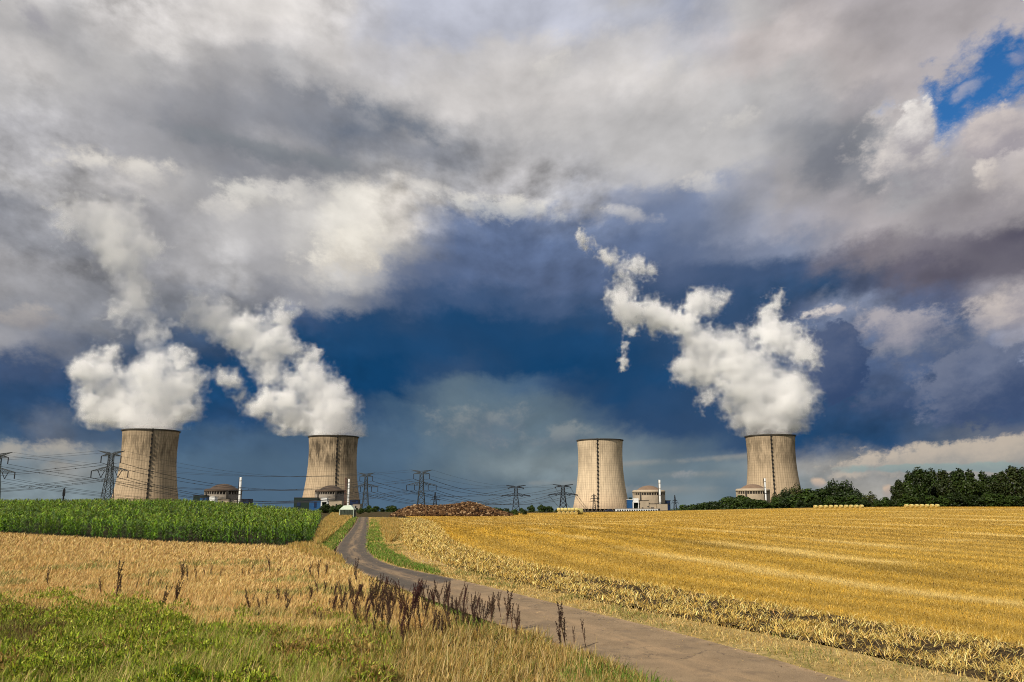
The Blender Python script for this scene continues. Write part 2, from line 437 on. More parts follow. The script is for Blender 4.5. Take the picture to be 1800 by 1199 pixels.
M_cornsoil = soil_mat('corn_soil', (0.03, 0.03, 0.012), (0.04, 0.03, 0.015), (0.02, 0.02, 0.01))
M_far = soil_mat('far_land', (0.06, 0.075, 0.025), (0.12, 0.10, 0.04), (0.035, 0.05, 0.018), 0.004, 0.02)

def stubble_material():
    m, T, p = new_mat('stubble')
    P = T.node('ShaderNodeNewGeometry').outputs['Position']
    base = T.node('ShaderNodeAttribute', attribute_name='tint').outputs['Color']
    flk = T.noise(P, 5.0, 6, 0.75)
    base = T.mix(T.mapr(flk, 0.52, 0.72), base, (0.62, 0.42, 0.12))
    base = T.mix(T.mapr(flk, 0.46, 0.30), base, (0.20, 0.11, 0.022))
    T.l.new(base, p.inputs['Base Color']); p.inputs['Roughness'].default_value = 0.9; p.inputs['Specular IOR Level'].default_value = 0.15
    bp = T.node('ShaderNodeBump'); bp.inputs['Strength'].default_value = 0.6; bp.inputs['Distance'].default_value = 0.15
    T.l.new(T.noise(P, 3.0, 7, 0.75), bp.inputs['Height']); T.l.new(bp.outputs[0], p.inputs['Normal'])
    return m
M_stubble = stubble_material()

def road_material():
    m, T, p = new_mat('worn_asphalt')
    uv = T.node('ShaderNodeUVMap', uv_map='uv').outputs[0]
    sx = T.node('ShaderNodeSeparateXYZ'); T.l.new(uv, sx.inputs[0])
    P = T.node('ShaderNodeNewGeometry').outputs['Position']
    U, V = sx.outputs[0], sx.outputs[1]                           # U across 0..1, V metres along from the near end
    n = T.noise(P, 0.8, 6, 0.65); g = T.noise(P, 38.0, 3, 0.8)
    old = T.mix(T.mapr(n, 0.3, 0.7), (0.225, 0.158, 0.092), (0.300, 0.212, 0.124))
    new = T.mix(T.mapr(n, 0.3, 0.7), (0.080, 0.066, 0.052), (0.122, 0.098, 0.074))
    # patched surface starts on a slant across the lane
    cut = T.math('ADD', V, T.math('ADD', T.math('MULTIPLY', U, -7.0), T.math('MULTIPLY', n, 1.2)))
    c = T.mix(T.mapr(cut, ROAD_CUT - 0.25, ROAD_CUT + 0.25), old, new)
    # dust between and beside the wheel tracks
    mid = T.math('ABSOLUTE', T.math('SUBTRACT', U, 0.5))
    st = T.node('ShaderNodeCombineXYZ'); T.l.new(T.math('MULTIPLY', U, 4.0), st.inputs[0]); T.l.new(T.math('MULTIPLY', V, 0.12), st.inputs[1])
    dn = T.noise(st.outputs[0], 1.5, 6, 0.7)
    dust = T.math('MULTIPLY', T.mapr(mid, 0.24, 0.04), T.mapr(dn, 0.38, 0.62))
    edge = T.math('MULTIPLY', T.mapr(mid, 0.40, 0.50), T.mapr(n, 0.3, 0.6))
    c = T.mix(T.math('MULTIPLY', T.math('MAXIMUM', dust, edge), 0.6), c, (0.40, 0.27, 0.15))
    vo = T.node('ShaderNodeTexVoronoi', feature='DISTANCE_TO_EDGE'); vo.inputs['Scale'].default_value = 0.55
    T.l.new(T.vmath('ADD', P, T.vmath('SCALE', T.noise(P, 1.3, 5, 0.7, 'Color'), scale=1.6)), vo.inputs['Vector'])
    crack = T.math('MULTIPLY', T.mapr(vo.outputs['Distance'], 0.022, 0.006), T.mapr(T.noise(P, 0.35, 3, 0.5), 0.48, 0.6))
    c = T.mix(T.math('MULTIPLY', crack, 0.7), c, (0.05, 0.042, 0.035))
    patch = T.mapr(T.noise(P, 0.45, 6, 0.7), 0.52, 0.60)
    c = T.mix(T.math('MULTIPLY', patch, 0.28), c, (0.10, 0.078, 0.058))
    c = T.vmath('SCALE', c, scale=T.mapr(g, 0.25, 0.75, 0.45, 1.55, smooth=False))
    T.l.new(c, p.inputs['Base Color']); p.inputs['Roughness'].default_value = 0.85; p.inputs['Specular IOR Level'].default_value = 0.25
    bp = T.node('ShaderNodeBump'); bp.inputs['Strength'].default_value = 0.35; bp.inputs['Distance'].default_value = 0.02
    T.l.new(g, bp.inputs['Height']); T.l.new(bp.outputs[0], p.inputs['Normal'])
    return m

# ------------------------------------------------------------------ ground sheets
def grid_sheet(name, xs, ys, mat, dz=0.0, label=None):
    X, Y = np.meshgrid(xs, ys); Z = H(X, Y) + dz
    V = np.stack([X, Y, Z], -1).reshape(-1, 3); nx = len(xs); ny = len(ys)
    i, j = np.meshgrid(np.arange(nx - 1), np.arange(ny - 1)); b = (j * nx + i).ravel()
    return mesh_np(name, V, np.stack([b, b + 1, b + nx + 1, b + nx], 1), mat, smooth=True)
xs = np.unique(np.concatenate([np.linspace(-9000, -260, 50), np.arange(-260, 320, 4.0), np.linspace(320, 9000, 50)]))
ys = np.unique(np.concatenate([np.arange(-60, 420, 4.0), np.linspace(420, 1000, 60), np.linspace(1000, 9000, 60)]))
tag(grid_sheet('ground', xs, ys, M_ground, -0.08), kind='structure')

def resample(pts, n):
    P = np.array(pts, float); d = np.r_[0, np.cumsum(np.linalg.norm(np.diff(P, axis=0), axis=1))]
    t = np.linspace(0, d[-1], n); return np.stack([np.interp(t, d, P[:, k]) for k in (0, 1)], 1), t
def smooth_line(P, it=3):
    P = np.array(P, float)
    for _ in range(it):
        Q = [P[0]]
        for a, b in zip(P[:-1], P[1:]): Q += [0.75 * a + 0.25 * b, 0.25 * a + 0.75 * b]
        P = np.array(Q + [P[-1]])
    return P
def loft(A, B, n, m):
    """Points between two lines: (m,n,2), distance along A, distance across."""
    a, t = resample(A, n); b, _ = resample(B, n)
    s = np.linspace(0, 1, m)[:, None, None]
    return a[None] * (1 - s) + b[None] * s, t
def loft_sheet(name, A, B, n, m, mat, dz, rough=0.0, width_uv=None, kind='structure', subs=None):
    P, t = loft(A, B, n, m); X, Y = P[..., 0], P[..., 1]
    Z = H(X, Y) + dz
    if rough: Z = Z + rough * rng.normal(size=Z.shape)
    V = np.stack([X, Y, Z], -1).reshape(-1, 3)
    i, j = np.meshgrid(np.arange(n - 1), np.arange(m - 1)); b = (j * n + i).ravel()
    w = np.linalg.norm(P[-1] - P[0], axis=1); s = np.linspace(0, 1, m)[:, None]
    if width_uv == 'unit': UV = np.stack([np.broadcast_to(s, X.shape), np.broadcast_to(t[None], X.shape)], -1)
    else: UV = np.stack([np.broadcast_to(t[None], X.shape), s * w[None]], -1)
    F = np.stack([b, b + 1, b + n + 1, b + n], 1)
    # face up
    p0, p1, p2 = V[F[0, 0]], V[F[0, 1]], V[F[0, 2]]
    if np.cross(p1 - p0, p2 - p0)[2] < 0: F = F[:, ::-1]
    o = mesh_np(name, V, F, mat, uv=UV.reshape(-1, 2), smooth=True)
    return tag(o, kind=kind)
def GL(pts): return smooth_line([G(*p) for p in pts])

road_R = GL([(1960, 1380), (1700, 1262), (1490, 1199), (1250, 1128), (1000, 1068), (850, 1030), (760, 1010), (700, 998), (662, 985), (646, 968), (646, 950), (648, 934), (648, 920), (648, 909)])
road_L = GL([(1560, 1380), (1330, 1262), (1130, 1199), (1010, 1150), (900, 1108), (790, 1068), (700, 1034), (640, 1010), (598, 988), (588, 970), (600, 950), (615, 934), (625, 920), (630, 909)])
_, tL = resample(road_L, 300)
i0 = int(np.argmin(np.abs(resample(road_L, 300)[0][:, 1] - G(700, 1027)[1])))
ROAD_CUT = float(tL[i0]) - 4.0
loft_sheet('road', road_L, road_R, 260, 9, road_material(), 0.03, width_uv='unit')

strip_near = GL([(2500, 1375), (2150, 1290), (1800, 1205), (1600, 1168), (1450, 1130), (1250, 1095), (1000, 1046), (850, 1008), (745, 982), (715, 962), (706, 940), (704, 925), (704, 913)])
strip_far = GL([(2500, 1282), (2150, 1210), (1800, 1138), (1650, 1112), (1500, 1090), (1250, 1048), (1010, 1008), (900, 985), (810, 963), (786, 945), (776, 930), (760, 917), (735, 911)])
loft_sheet('soil_strip', strip_near, strip_far, 420, 40, M_soil, 0.02, rough=0.045)
vergeR_far = strip_near
loft_sheet('verge', road_R, GL([(2500, 1377), (2150, 1293), (1800, 1208), (1600, 1171), (1450, 1133), (1250, 1098), (1000, 1049), (850, 1011), (745, 984), (716, 964), (707, 942), (705, 925), (705, 910)]), 240, 8, M_verge, 0.0)
loft_sheet('track', GL([(740, 990), (700, 970), (692, 950), (694, 930), (696, 914)]), GL([(790, 996), (716, 962), (708, 940), (706, 925), (706, 913)]), 60, 5, M_track, 0.025)
far_line = np.array([G(740, 908.5), (-30, 318), (0, 345), (60, 366), (150, 372), (300, 376), (420, 380)])
STUB = (strip_far[::-1], np.array([(-36, 268), (-28, 310), (10, 350), (60, 366), (160, 372), (300, 372), (340, 250), (330, 100), (200, 22)], float))
def vnoise(x, y, s, seed=0):
    """Cheap 2-D value noise in 0..1."""
    r = np.random.default_rng(seed).random((64, 64)); x = x / s; y = y / s
    i, j = np.floor(x).astype(int), np.floor(y).astype(int); fx, fy = S(x - i), S(y - j)
    g = lambda a, b: r[a % 64, b % 64]
    return (g(i, j) * (1 - fx) + g(i + 1, j) * fx) * (1 - fy) + (g(i, j + 1) * (1 - fx) + g(i + 1, j + 1) * fx) * fy
def fb(x, y, s, seed=0): return 0.55 * vnoise(x, y, s, seed) + 0.3 * vnoise(x, y, s / 2.1, seed + 1) + 0.15 * vnoise(x, y, s / 4.3, seed + 2)
def stubble_tint(u, s, x, y):
    """Colour of the cut straw: drill rows and pale swaths follow the field edge (u along, s across, both 0..1)."""
    wob = 0.016 * (fb(u * 60, s * 0, 9, 5) - 0.5) + 0.010 * (fb(x, y, 14, 6) - 0.5); q = s + wob
    m = np.zeros_like(s)
    for k, (c, w) in enumerate(((0.040, .004), (0.075, .005), (0.115, .005), (0.155, .008), (0.20, .006), (0.245, .009), (0.30, .007), (0.36, .011), (0.43, .009), (0.50, .013), (0.58, .010), (0.67, .016), (0.78, .014), (0.9, .02))):
        m = np.maximum(m, np.exp(-((q - c) / w) ** 2) * np.clip((fb(u * 400, s * 40, 22, 80 + k) - 0.36) * 4.5, 0, 1))
    dk = np.exp(-(((q * 9.0) % 1.0 - 0.62) / 0.10) ** 2) * np.clip((fb(u * 400, s * 90, 30, 97) - 0.35) * 3, 0, 1)
    row = 0.5 + 0.5 * np.sin(q * 420 + 3 * fb(x, y, 5, 98)); g = fb(x, y, 12, 99); wide = np.clip((fb(x, y * 0.6, 55, 101) - 0.42) * 4, 0, 1)
    c = np.array((0.405, 0.243, 0.024)) * (1 - g[..., None]) + np.array((0.515, 0.328, 0.042)) * g[..., None]
    c = c * (1 - 0.42 * wide[..., None]) + np.array((0.40, 0.27, 0.075)) * 0.42 * wide[..., None]
    c = c * (0.78 + 0.34 * row[..., None]) * (1 - 0.34 * dk[..., None])
    return c * (1 - 0.72 * m[..., None]) + np.array((0.71, 0.53, 0.19)) * 0.72 * m[..., None]
def stubble_sheet():
    n, m = 480, 300; P, t = loft(*STUB, n, m); X, Y = P[..., 0], P[..., 1]
    V = np.stack([X, Y, H(X, Y)], -1).reshape(-1, 3); U_, S_ = np.meshgrid(np.linspace(0, 1, n), np.linspace(0, 1, m))
    i, j = np.meshgrid(np.arange(n - 1), np.arange(m - 1)); b = (j * n + i).ravel(); F = np.stack([b, b + 1, b + n + 1, b + n], 1)
    if np.cross(V[F[0, 1]] - V[F[0, 0]], V[F[0, 2]] - V[F[0, 0]])[2] < 0: F = F[:, ::-1]
    tag(mesh_np('stubble_field', V, F, M_stubble, tint=stubble_tint(U_, S_, X, Y).reshape(-1, 3), smooth=True), kind='structure')
stubble_sheet()
corn_front = GL([(-260, 922), (0, 938), (130, 944), (300, 954), (500, 961), (552, 961)])
barley_near = GL([(-500, 1230), (0, 1199), (400, 1190), (700, 1130), (800, 1085), (800, 1080)])
loft_sheet('barley_ground', GL([(-260, 923), (0, 939), (130, 945), (300, 955), (500, 962), (590, 990), (640, 1020), (700, 1045)]), barley_near, 120, 40, M_barley, 0.0)
loft_sheet('corn_ground', corn_front, np.array([(-190, 215), (-140, 215), (-100, 215), (-47, 215)], float), 80, 60, M_cornsoil, 0.0)

# ------------------------------------------------------------------ blades (stuff)
def blade_mesh(name, P, h, w, yaw, lean, leandir, tint, mat, curl=1.0, label=None):
    """P (n,3) roots; each blade a bent tapering strip: quad + tip."""
    n = len(P)
    sx, sy = np.cos(yaw), np.sin(yaw); lx, ly = np.cos(leandir), np.sin(leandir)
    V = np.zeros((n, 5, 3), np.float32)
    hz = h * np.cos(lean); hx = h * np.sin(lean)
    for k, (fz, fx, fw, s) in enumerate(((0, 0, 1, -1), (0, 0, 1, 1), (0.6, 0.42, 0.75, -1), (0.6, 0.42, 0.75, 1), (1.0, 1.0, 0, 0))):
        V[:, k, 0] = P[:, 0] + sx * w * fw * s * 0.5 + lx * hx * fx * curl
        V[:, k, 1] = P[:, 1] + sy * w * fw * s * 0.5 + ly * hx * fx * curl
        V[:, k, 2] = P[:, 2] + hz * fz
    b = np.arange(n, dtype=np.int32)[:, None] * 5
    F = np.concatenate([b + np.array([[0, 1, 3]]), b + np.array([[0, 3, 2]]), b + np.array([[2, 3, 4]])], 0)
    o = mesh_np(name, V.reshape(-1, 3), F, mat, tint=np.repeat(tint, 5, 0))
    return tag(o, kind='stuff')
def pick(cols, n, jit=0.15, p=None):
    c = np.array(cols)[rng.choice(len(cols), n, p=p)]
    return np.clip(c * (1 + jit * rng.normal(size=(n, 1))) * (1 + 0.05 * rng.normal(size=(n, 3))), 0.004, 0.9)
def in_poly(px, py, poly):
    c = np.zeros(len(px), bool); q = np.array(poly, float)
    for (x1, y1), (x2, y2) in zip(q, np.roll(q, -1, 0)):
        m = (y1 > py) != (y2 > py)
        c ^= m & (px < (x2 - x1) * (py - y1) / (y2 - y1 + 1e-12) + x1)
    return c
def scatter(poly, n, jitter=True):
    q = np.array(poly, float); lo, hi = q.min(0), q.max(0); xs_, ys_ = [], []; got = 0
    while got < n:
        px = rng.uniform(lo[0], hi[0], n); py = rng.uniform(lo[1], hi[1], n); k = in_poly(px, py, poly)
        xs_.append(px[k]); ys_.append(py[k]); got += int(k.sum())
    px, py = np.concatenate(xs_)[:n], np.concatenate(ys_)[:n]
    x, y = ground_px(px, py)
    return px, py, np.stack([x, y, H(x, y)], 1)
TAU = 2 * math.pi

def grow_barley():
    poly = [(-170, 932), (0, 939), (130, 946), (300, 956), (500, 963), (560, 966), (600, 992), (640, 1018), (690, 1042), (760, 1075), (800, 1100), (640, 1120), (400, 1110), (200, 1080), (0, 1085), (-170, 1085)]
    n = 235000
    px, py, P = scatter(poly, n); d = P[:, 1]
    g = fb(P[:, 0], P[:, 1], 4.0, 3); g2 = fb(P[:, 0], P[:, 1], 0.9, 8)
    keep = rng.random(n) < np.clip(0.35 + 1.9 * (g2 - 0.22), 0.12, 1); P, d, g, g2 = P[keep], d[keep], g[keep], g2[keep]; n = len(P)
    h = 0.42 * (0.7 + 0.6 * g2) * rng.uniform(0.8, 1.2, n)
    w = np.clip(d / 800 * 0.8, 0.02, 0.10) * rng.uniform(0.6, 1.3, n)
    t = pick([(0.62, 0.43, 0.16), (0.72, 0.52, 0.22), (0.54, 0.34, 0.10), (0.36, 0.22, 0.06)], n, 0.14, [0.4, 0.3, 0.2, 0.1])
    grn = (fb(P[:, 0], P[:, 1], 3.0, 71) > 0.66) & (d < 60) & (rng.random(n) < 0.5); t[grn] = pick([(0.20, 0.22, 0.05), (0.30, 0.28, 0.08)], int(grn.sum()), 0.15)
    blade_mesh('barley_crop', P, h, w, rng.uniform(0, TAU, n), rng.uniform(0.2, 1.3, n), rng.normal(0.5, 1.1, n), t, M_straw)
grow_barley()

def grow_foreground():
    # green weeds, lower left
    poly = [(-200, 1058), (60, 1052), (200, 1058), (330, 1085), (450, 1095), (560, 1085), (650, 1100), (700, 1150), (690, 1230), (600, 1400), (-200, 1400)]
    n = 350000; px, py, P = scatter(poly, n); g = fb(P[:, 0], P[:, 1], 2.2, 11); g2 = fb(P[:, 0], P[:, 1], 0.7, 15)
    keep = rng.random(n) < np.clip(0.25 + 2.0 * (g2 - 0.30), 0.06, 1); P = P[keep]; g = g[keep]; px = px[keep]; n = len(P)
    drymix = np.clip((px - 380) / 500, 0, 0.5) + 0.10
    md = fb(P[:, 0], P[:, 1], 1.1, 17); P[:, 2] += rng.uniform(0.45, 1, n) * np.clip(1.5 * (md - 0.30), 0.02, 0.75)
    t = pick([(0.20, 0.27, 0.018), (0.34, 0.41, 0.03), (0.09, 0.14, 0.010), (0.50, 0.52, 0.09)], n, 0.22, [0.35, 0.3, 0.2, 0.15])
    isd = rng.random(n) < drymix + 0.4 * (g > 0.62)
    t[isd] = pick([(0.45, 0.32, 0.10), (0.34, 0.22, 0.06), (0.22, 0.14, 0.04)], int(isd.sum()), 0.2)
    h = rng.uniform(0.06, 0.19, n); w = rng.uniform(0.022, 0.055, n)
    fl = rng.random(n) < 0.012; t[fl] = (0.75, 0.75, 0.6); h[fl] = 0.03; w[fl] = 0.03
    blade_mesh('green_weeds', P, h, w, rng.uniform(0, TAU, n), rng.uniform(0.1, 1.55, n), rng.uniform(0, TAU, n), t, M_leaf)
    n = 56000; px, py, P = scatter([(-80, 1075), (200, 1070), (420, 1100), (600, 1095), (700, 1130), (690, 1230), (600, 1400), (-200, 1400)], n)
    g = fb(P[:, 0], P[:, 1], 1.6, 33); t = pick([(0.30, 0.36, 0.05), (0.22, 0.27, 0.03), (0.42, 0.40, 0.10), (0.52, 0.40, 0.16)], n, 0.2, [0.35, 0.25, 0.2, 0.2])
    blade_mesh('wild_grass', P, (0.25 + 0.55 * g) * rng.uniform(0.6, 1.2, n), rng.uniform(0.008, 0.018, n), rng.uniform(0, TAU, n), rng.uniform(0.1, 0.9, n), rng.normal(0.4, 1.3, n), t, M_leaf)
    # dry grass between weeds and road
    poly = [(430, 1100), (560, 1060), (640, 1050), (760, 1078), (850, 1105), (920, 1112), (980, 1135), (1050, 1165), (1130, 1199), (1200, 1400), (450, 1400), (520, 1180)]
    n = 230000; px, py, P = scatter(poly, n); g = fb(P[:, 0], P[:, 1], 1.8, 21); g2 = fb(P[:, 0], P[:, 1], 0.6, 25)
    keep = rng.random(n) < np.clip(0.25 + 1.9 * (g2 - 0.30), 0.08, 1); P = P[keep]; g = g[keep]; n = len(P)
    t = pick([(0.46, 0.32, 0.10), (0.56, 0.42, 0.17), (0.36, 0.23, 0.055), (0.20, 0.12, 0.025), (0.17, 0.19, 0.03)], n, 0.22, [0.3, 0.17, 0.22, 0.14, 0.17])
    md = fb(P[:, 0], P[:, 1], 0.9, 27); h = (0.08 + 0.62 * np.clip(md - 0.2, 0, 1)) * rng.uniform(0.5, 1.3, n); w = rng.uniform(0.012, 0.026, n)
    blade_mesh('dry_grass', P, h, w, rng.uniform(0, TAU, n), rng.uniform(0.1, 1.35, n), rng.normal(0.4, 1.6, n), t, M_straw)
    # long seeding stems above the rest
    n = 9000; px, py, P = scatter([(-80, 1078), (70, 1075), (110, 1110), (60, 1150), (-80, 1170)], n)
    t = pick([(0.10, 0.055, 0.022), (0.17, 0.10, 0.035), (0.07, 0.04, 0.02)], n, 0.2)
    blade_mesh('dead_weeds', P, rng.uniform(0.15, 0.6, n), rng.uniform(0.012, 0.03, n), rng.uniform(0, TAU, n), rng.uniform(0.1, 1.0, n), rng.uniform(0, TAU, n), t, M_straw)
    n = 3600; px, py, P = scatter([(-60, 1160), (300, 1140), (480, 1100), (620, 1090), (860, 1110), (990, 1150), (1050, 1175), (1100, 1400), (-60, 1400)], n)
    t = pick([(0.62, 0.48, 0.22), (0.55, 0.38, 0.14), (0.48, 0.34, 0.13)], n, 0.15)
    blade_mesh('seeding_grass', P, rng.uniform(0.4, 1.0, n), rng.uniform(0.009, 0.020, n), rng.uniform(0, TAU, n), rng.uniform(0.1, 0.75, n), rng.normal(0.3, 1.2, n), t, M_straw)
    # fresh green along the road edge
    for nm, poly, n, hh in (('green_verge_grass', [(632, 1022), (690, 1038), (780, 1072), (880, 1112), (860, 1118), (760, 1092), (690, 1064), (640, 1040)], 14000, 0.24),
                            ('corner_grass', [(1000, 1160), (1050, 1162), (1110, 1185), (1150, 1199), (1210, 1230), (1200, 1400), (1010, 1400), (980, 1199)], 9000, 0.34),
                            ('right_verge_grass', [(652, 912), (664, 918), (668, 940), (676, 965), (720, 990), (775, 1008), (760, 1008), (700, 994), (664, 980), (648, 966), (650, 940)], 16000, 0.28),
                            ('left_verge_grass', [(626, 909), (616, 922), (598, 945), (578, 970), (552, 968), (566, 955), (590, 935), (610, 915)], 20000, 0.34)):
        px, py, P = scatter(poly, n); k = P[:, 1] / 800; P[:, 0] += rng.normal(size=n) * 1.5 * k; P[:, 1] += rng.normal(size=n) * 5 * k; P[:, 2] = H(P[:, 0], P[:, 1])
        g = fb(P[:, 0], P[:, 1], 2.5, 35); P = P[g > 0.30]; n = len(P)
        t = pick([(0.10, 0.20, 0.022), (0.15, 0.26, 0.03), (0.22, 0.30, 0.05), (0.36, 0.30, 0.10), (0.48, 0.34, 0.12)], n, 0.22, [0.27, 0.27, 0.22, 0.12, 0.12])
        w = np.clip(P[:, 1] / 800 * 0.7, 0.014, 0.09)
        blade_mesh(nm, P, hh * rng.uniform(0.5, 1.3, n), w * rng.uniform(0.7, 1.3, n), rng.uniform(0, TAU, n), rng.uniform(0.1, 1.0, n), rng.uniform(0, TAU, n), t, M_leaf)
    # tall dry grass beside the corn and beside the right-hand verge
    for nm, poly, n, hh in (('tall_dry_grass', [(590, 896), (626, 903), (614, 914), (594, 934), (570, 956), (552, 965), (556, 945), (566, 920)], 26000, 0.8),
                            ('tall_dry_grass', [(668, 914), (700, 914), (704, 930), (698, 948), (684, 955), (672, 940)], 9000, 0.8),
                            ('tall_dry_grass', [(520, 959), (556, 958), (600, 985), (606, 1000), (560, 985), (500, 966)], 7000, 0.5)):
        px, py, P = scatter(poly, n)
        t = pick([(0.52, 0.34, 0.09), (0.44, 0.27, 0.06), (0.60, 0.43, 0.16), (0.26, 0.22, 0.05)], n, 0.15)
        w = np.clip(P[:, 1] / 800 * 0.6, 0.02, 0.10)
        blade_mesh(nm, P, hh * rng.uniform(0.5, 1.25, n), w * rng.uniform(0.6, 1.3, n), rng.uniform(0, TAU, n), rng.uniform(0.05, 0.6, n), rng.uniform(0, TAU, n), t, M_straw)
    # dry verge on the right of the road
    n = 70000
    P2, _ = loft(road_R, strip_near, 400, 30); idx = rng.integers(0, 400, n); jdx = rng.uniform(0, 29, n); j0 = jdx.astype(int); fj = (jdx - j0)[:, None]
    P = P2[j0, idx] * (1 - fj) + P2[np.minimum(j0 + 1, 29), idx] * fj + rng.normal(size=(n, 2)) * 0.2
    off = np.minimum(jdx / 29, 1); P = np.concatenate([P, H(P[:, 0], P[:, 1])[:, None]], 1)
    g = fb(P[:, 0], P[:, 1], 1.5, 31)
    t = pick([(0.56, 0.40, 0.13), (0.46, 0.31, 0.09), (0.66, 0.50, 0.20)], n, 0.15)
    t[off < 0.10] *= 1.15
    isg = (g > 0.60) & (rng.random(n) < 0.6); t[isg] = pick([(0.17, 0.18, 0.04), (0.24, 0.23, 0.06)], int(isg.sum()), 0.2)
    w = np.clip(P[:, 1] / 800 * 0.6, 0.014, 0.08)
    h = (0.05 + 0.22 * g * (off > 0.12)) * rng.uniform(0.5, 1.4, n)
    blade_mesh('dry_verge_grass', P, h, w * rng.uniform(0.6, 1.3, n), rng.uniform(0, TAU, n), rng.uniform(0.3, 1.4, n), rng.uniform(0, TAU, n), t, M_straw)
grow_foreground()
def litter_road():
    n = 5000; P2, _ = loft(road_L, road_R, 400, 30); idx = rng.integers(0, 400, n); e = rng.beta(0.5, 0.5, n); j0 = np.minimum((e * 29).astype(int), 29)
    P = P2[j0, idx] + rng.normal(size=(n, 2)) * 0.12; P = np.concatenate([P, H(P[:, 0], P[:, 1])[:, None] + 0.035], 1)
    t = pick([(0.52, 0.38, 0.16), (0.40, 0.27, 0.12), (0.22, 0.16, 0.10)], n, 0.2)
    blade_mesh('road_litter', P, rng.uniform(0.05, 0.22, n), rng.uniform(0.015, 0.04, n), rng.uniform(0, TAU, n), rng.uniform(1.3, 1.54, n), rng.uniform(0, TAU, n), t, M_straw)
litter_road()

def grow_straw():
    # rough strip: long pale straw thrown over turned soil
    n = 150000
    m_, k_ = 600, 40
    P2, _ = loft(strip_near, strip_far, m_, k_)
    # equal numbers per picture area: weight columns by their nearness
    wgt = 1.0 / np.clip(P2[k_ // 2, :, 1], 12, 300) ** 0.9; wgt /= wgt.sum()
    idx = rng.choice(m_, n, p=wgt); jdx = rng.uniform(0, k_ - 1.001, n); j0 = jdx.astype(int); fj = (jdx - j0)[:, None]
    P = P2[j0, idx] * (1 - fj) + P2[j0 + 1, idx] * fj + rng.normal(size=(n, 2)) * 0.15
    g = fb(P[:, 0], P[:, 1], 0.62, 41); rowm = np.sin(jdx / (k_ - 1) * TAU * 2.5 + 2.0 * g)
    keep = rng.random(n) < np.clip(0.36 + 2.6 * (g - 0.5) + 0.24 * rowm, 0.04, 1.0)
    P = P[keep]; n = len(P); z = H(P[:, 0], P[:, 1]) + rng.uniform(0.0, 0.10, n); P = np.concatenate([P, z[:, None]], 1)
    t = pick([(0.66, 0.48, 0.14), (0.78, 0.61, 0.25), (0.52, 0.35, 0.08), (0.38, 0.24, 0.05)], n, 0.2, [0.35, 0.2, 0.28, 0.17])
    w = np.clip(P[:, 1] / 800 * 0.9, 0.022, 0.13)
    blade_mesh('scattered_straw', P, rng.uniform(0.14, 0.36, n) * np.clip(P[:, 1] / 45, 1, 1.6), w * rng.uniform(0.6, 1.3, n), rng.uniform(0, TAU, n), rng.uniform(0.5, 1.6, n), rng.uniform(0, TAU, n), t, M_straw)
    # standing stubble, thickest where the field is near
    m_, k_ = 420, 220
    P2, _ = loft(*STUB, m_, k_); tt = np.linspace(0, 420, m_)
    d = np.hypot(P2[..., 0], P2[..., 1]); dl = np.linalg.norm(np.diff(P2, axis=1), axis=2)[:-1]; dw = np.linalg.norm(np.diff(P2, axis=0), axis=2)[:, :-1]
    wgt = dl * dw / np.clip(d[:-1, :-1], 15, 400) ** 1.75; wgt *= (np.abs(P2[:-1, :-1, 0]) < 0.78 * P2[:-1, :-1, 1] + 8) & (P2[:-1, :-1, 1] > 12)
    n = 430000; c = rng.choice(wgt.size, n, p=(wgt / wgt.sum()).ravel()); j, i = np.unravel_index(c, wgt.shape); fi, fj = rng.random((2, n, 1))
    P = (P2[j, i] * (1 - fi) + P2[j, i + 1] * fi) * (1 - fj) + (P2[j + 1, i] * (1 - fi) + P2[j + 1, i + 1] * fi) * fj
    u, sv = (i + fi[:, 0]) / (m_ - 1), (j + fj[:, 0]) / (k_ - 1)
    t = stubble_tint(u, sv, P[:, 0], P[:, 1]) * (1 + 0.30 * rng.normal(size=(n, 1))); pale = rng.random(n) < 0.16; t[pale] = t[pale] * 0.4 + np.array((0.72, 0.52, 0.18)) * 0.6
    P = np.concatenate([P, H(P[:, 0], P[:, 1])[:, None]], 1)
    dd = P[:, 1]; w = np.clip(dd / 800 * 0.6, 0.014, 0.18)
    h = 0.12 * rng.uniform(0.4, 1.4, n) * np.clip(dd / 80, 1, 1.5)
    blade_mesh('stubble_stalks', P, h, w * rng.uniform(0.5, 1.2, n), rng.uniform(0, TAU, n), rng.uniform(0.0, 1.4, n), rng.uniform(0, TAU, n), np.clip(t, .02, .9), M_straw)
grow_straw()

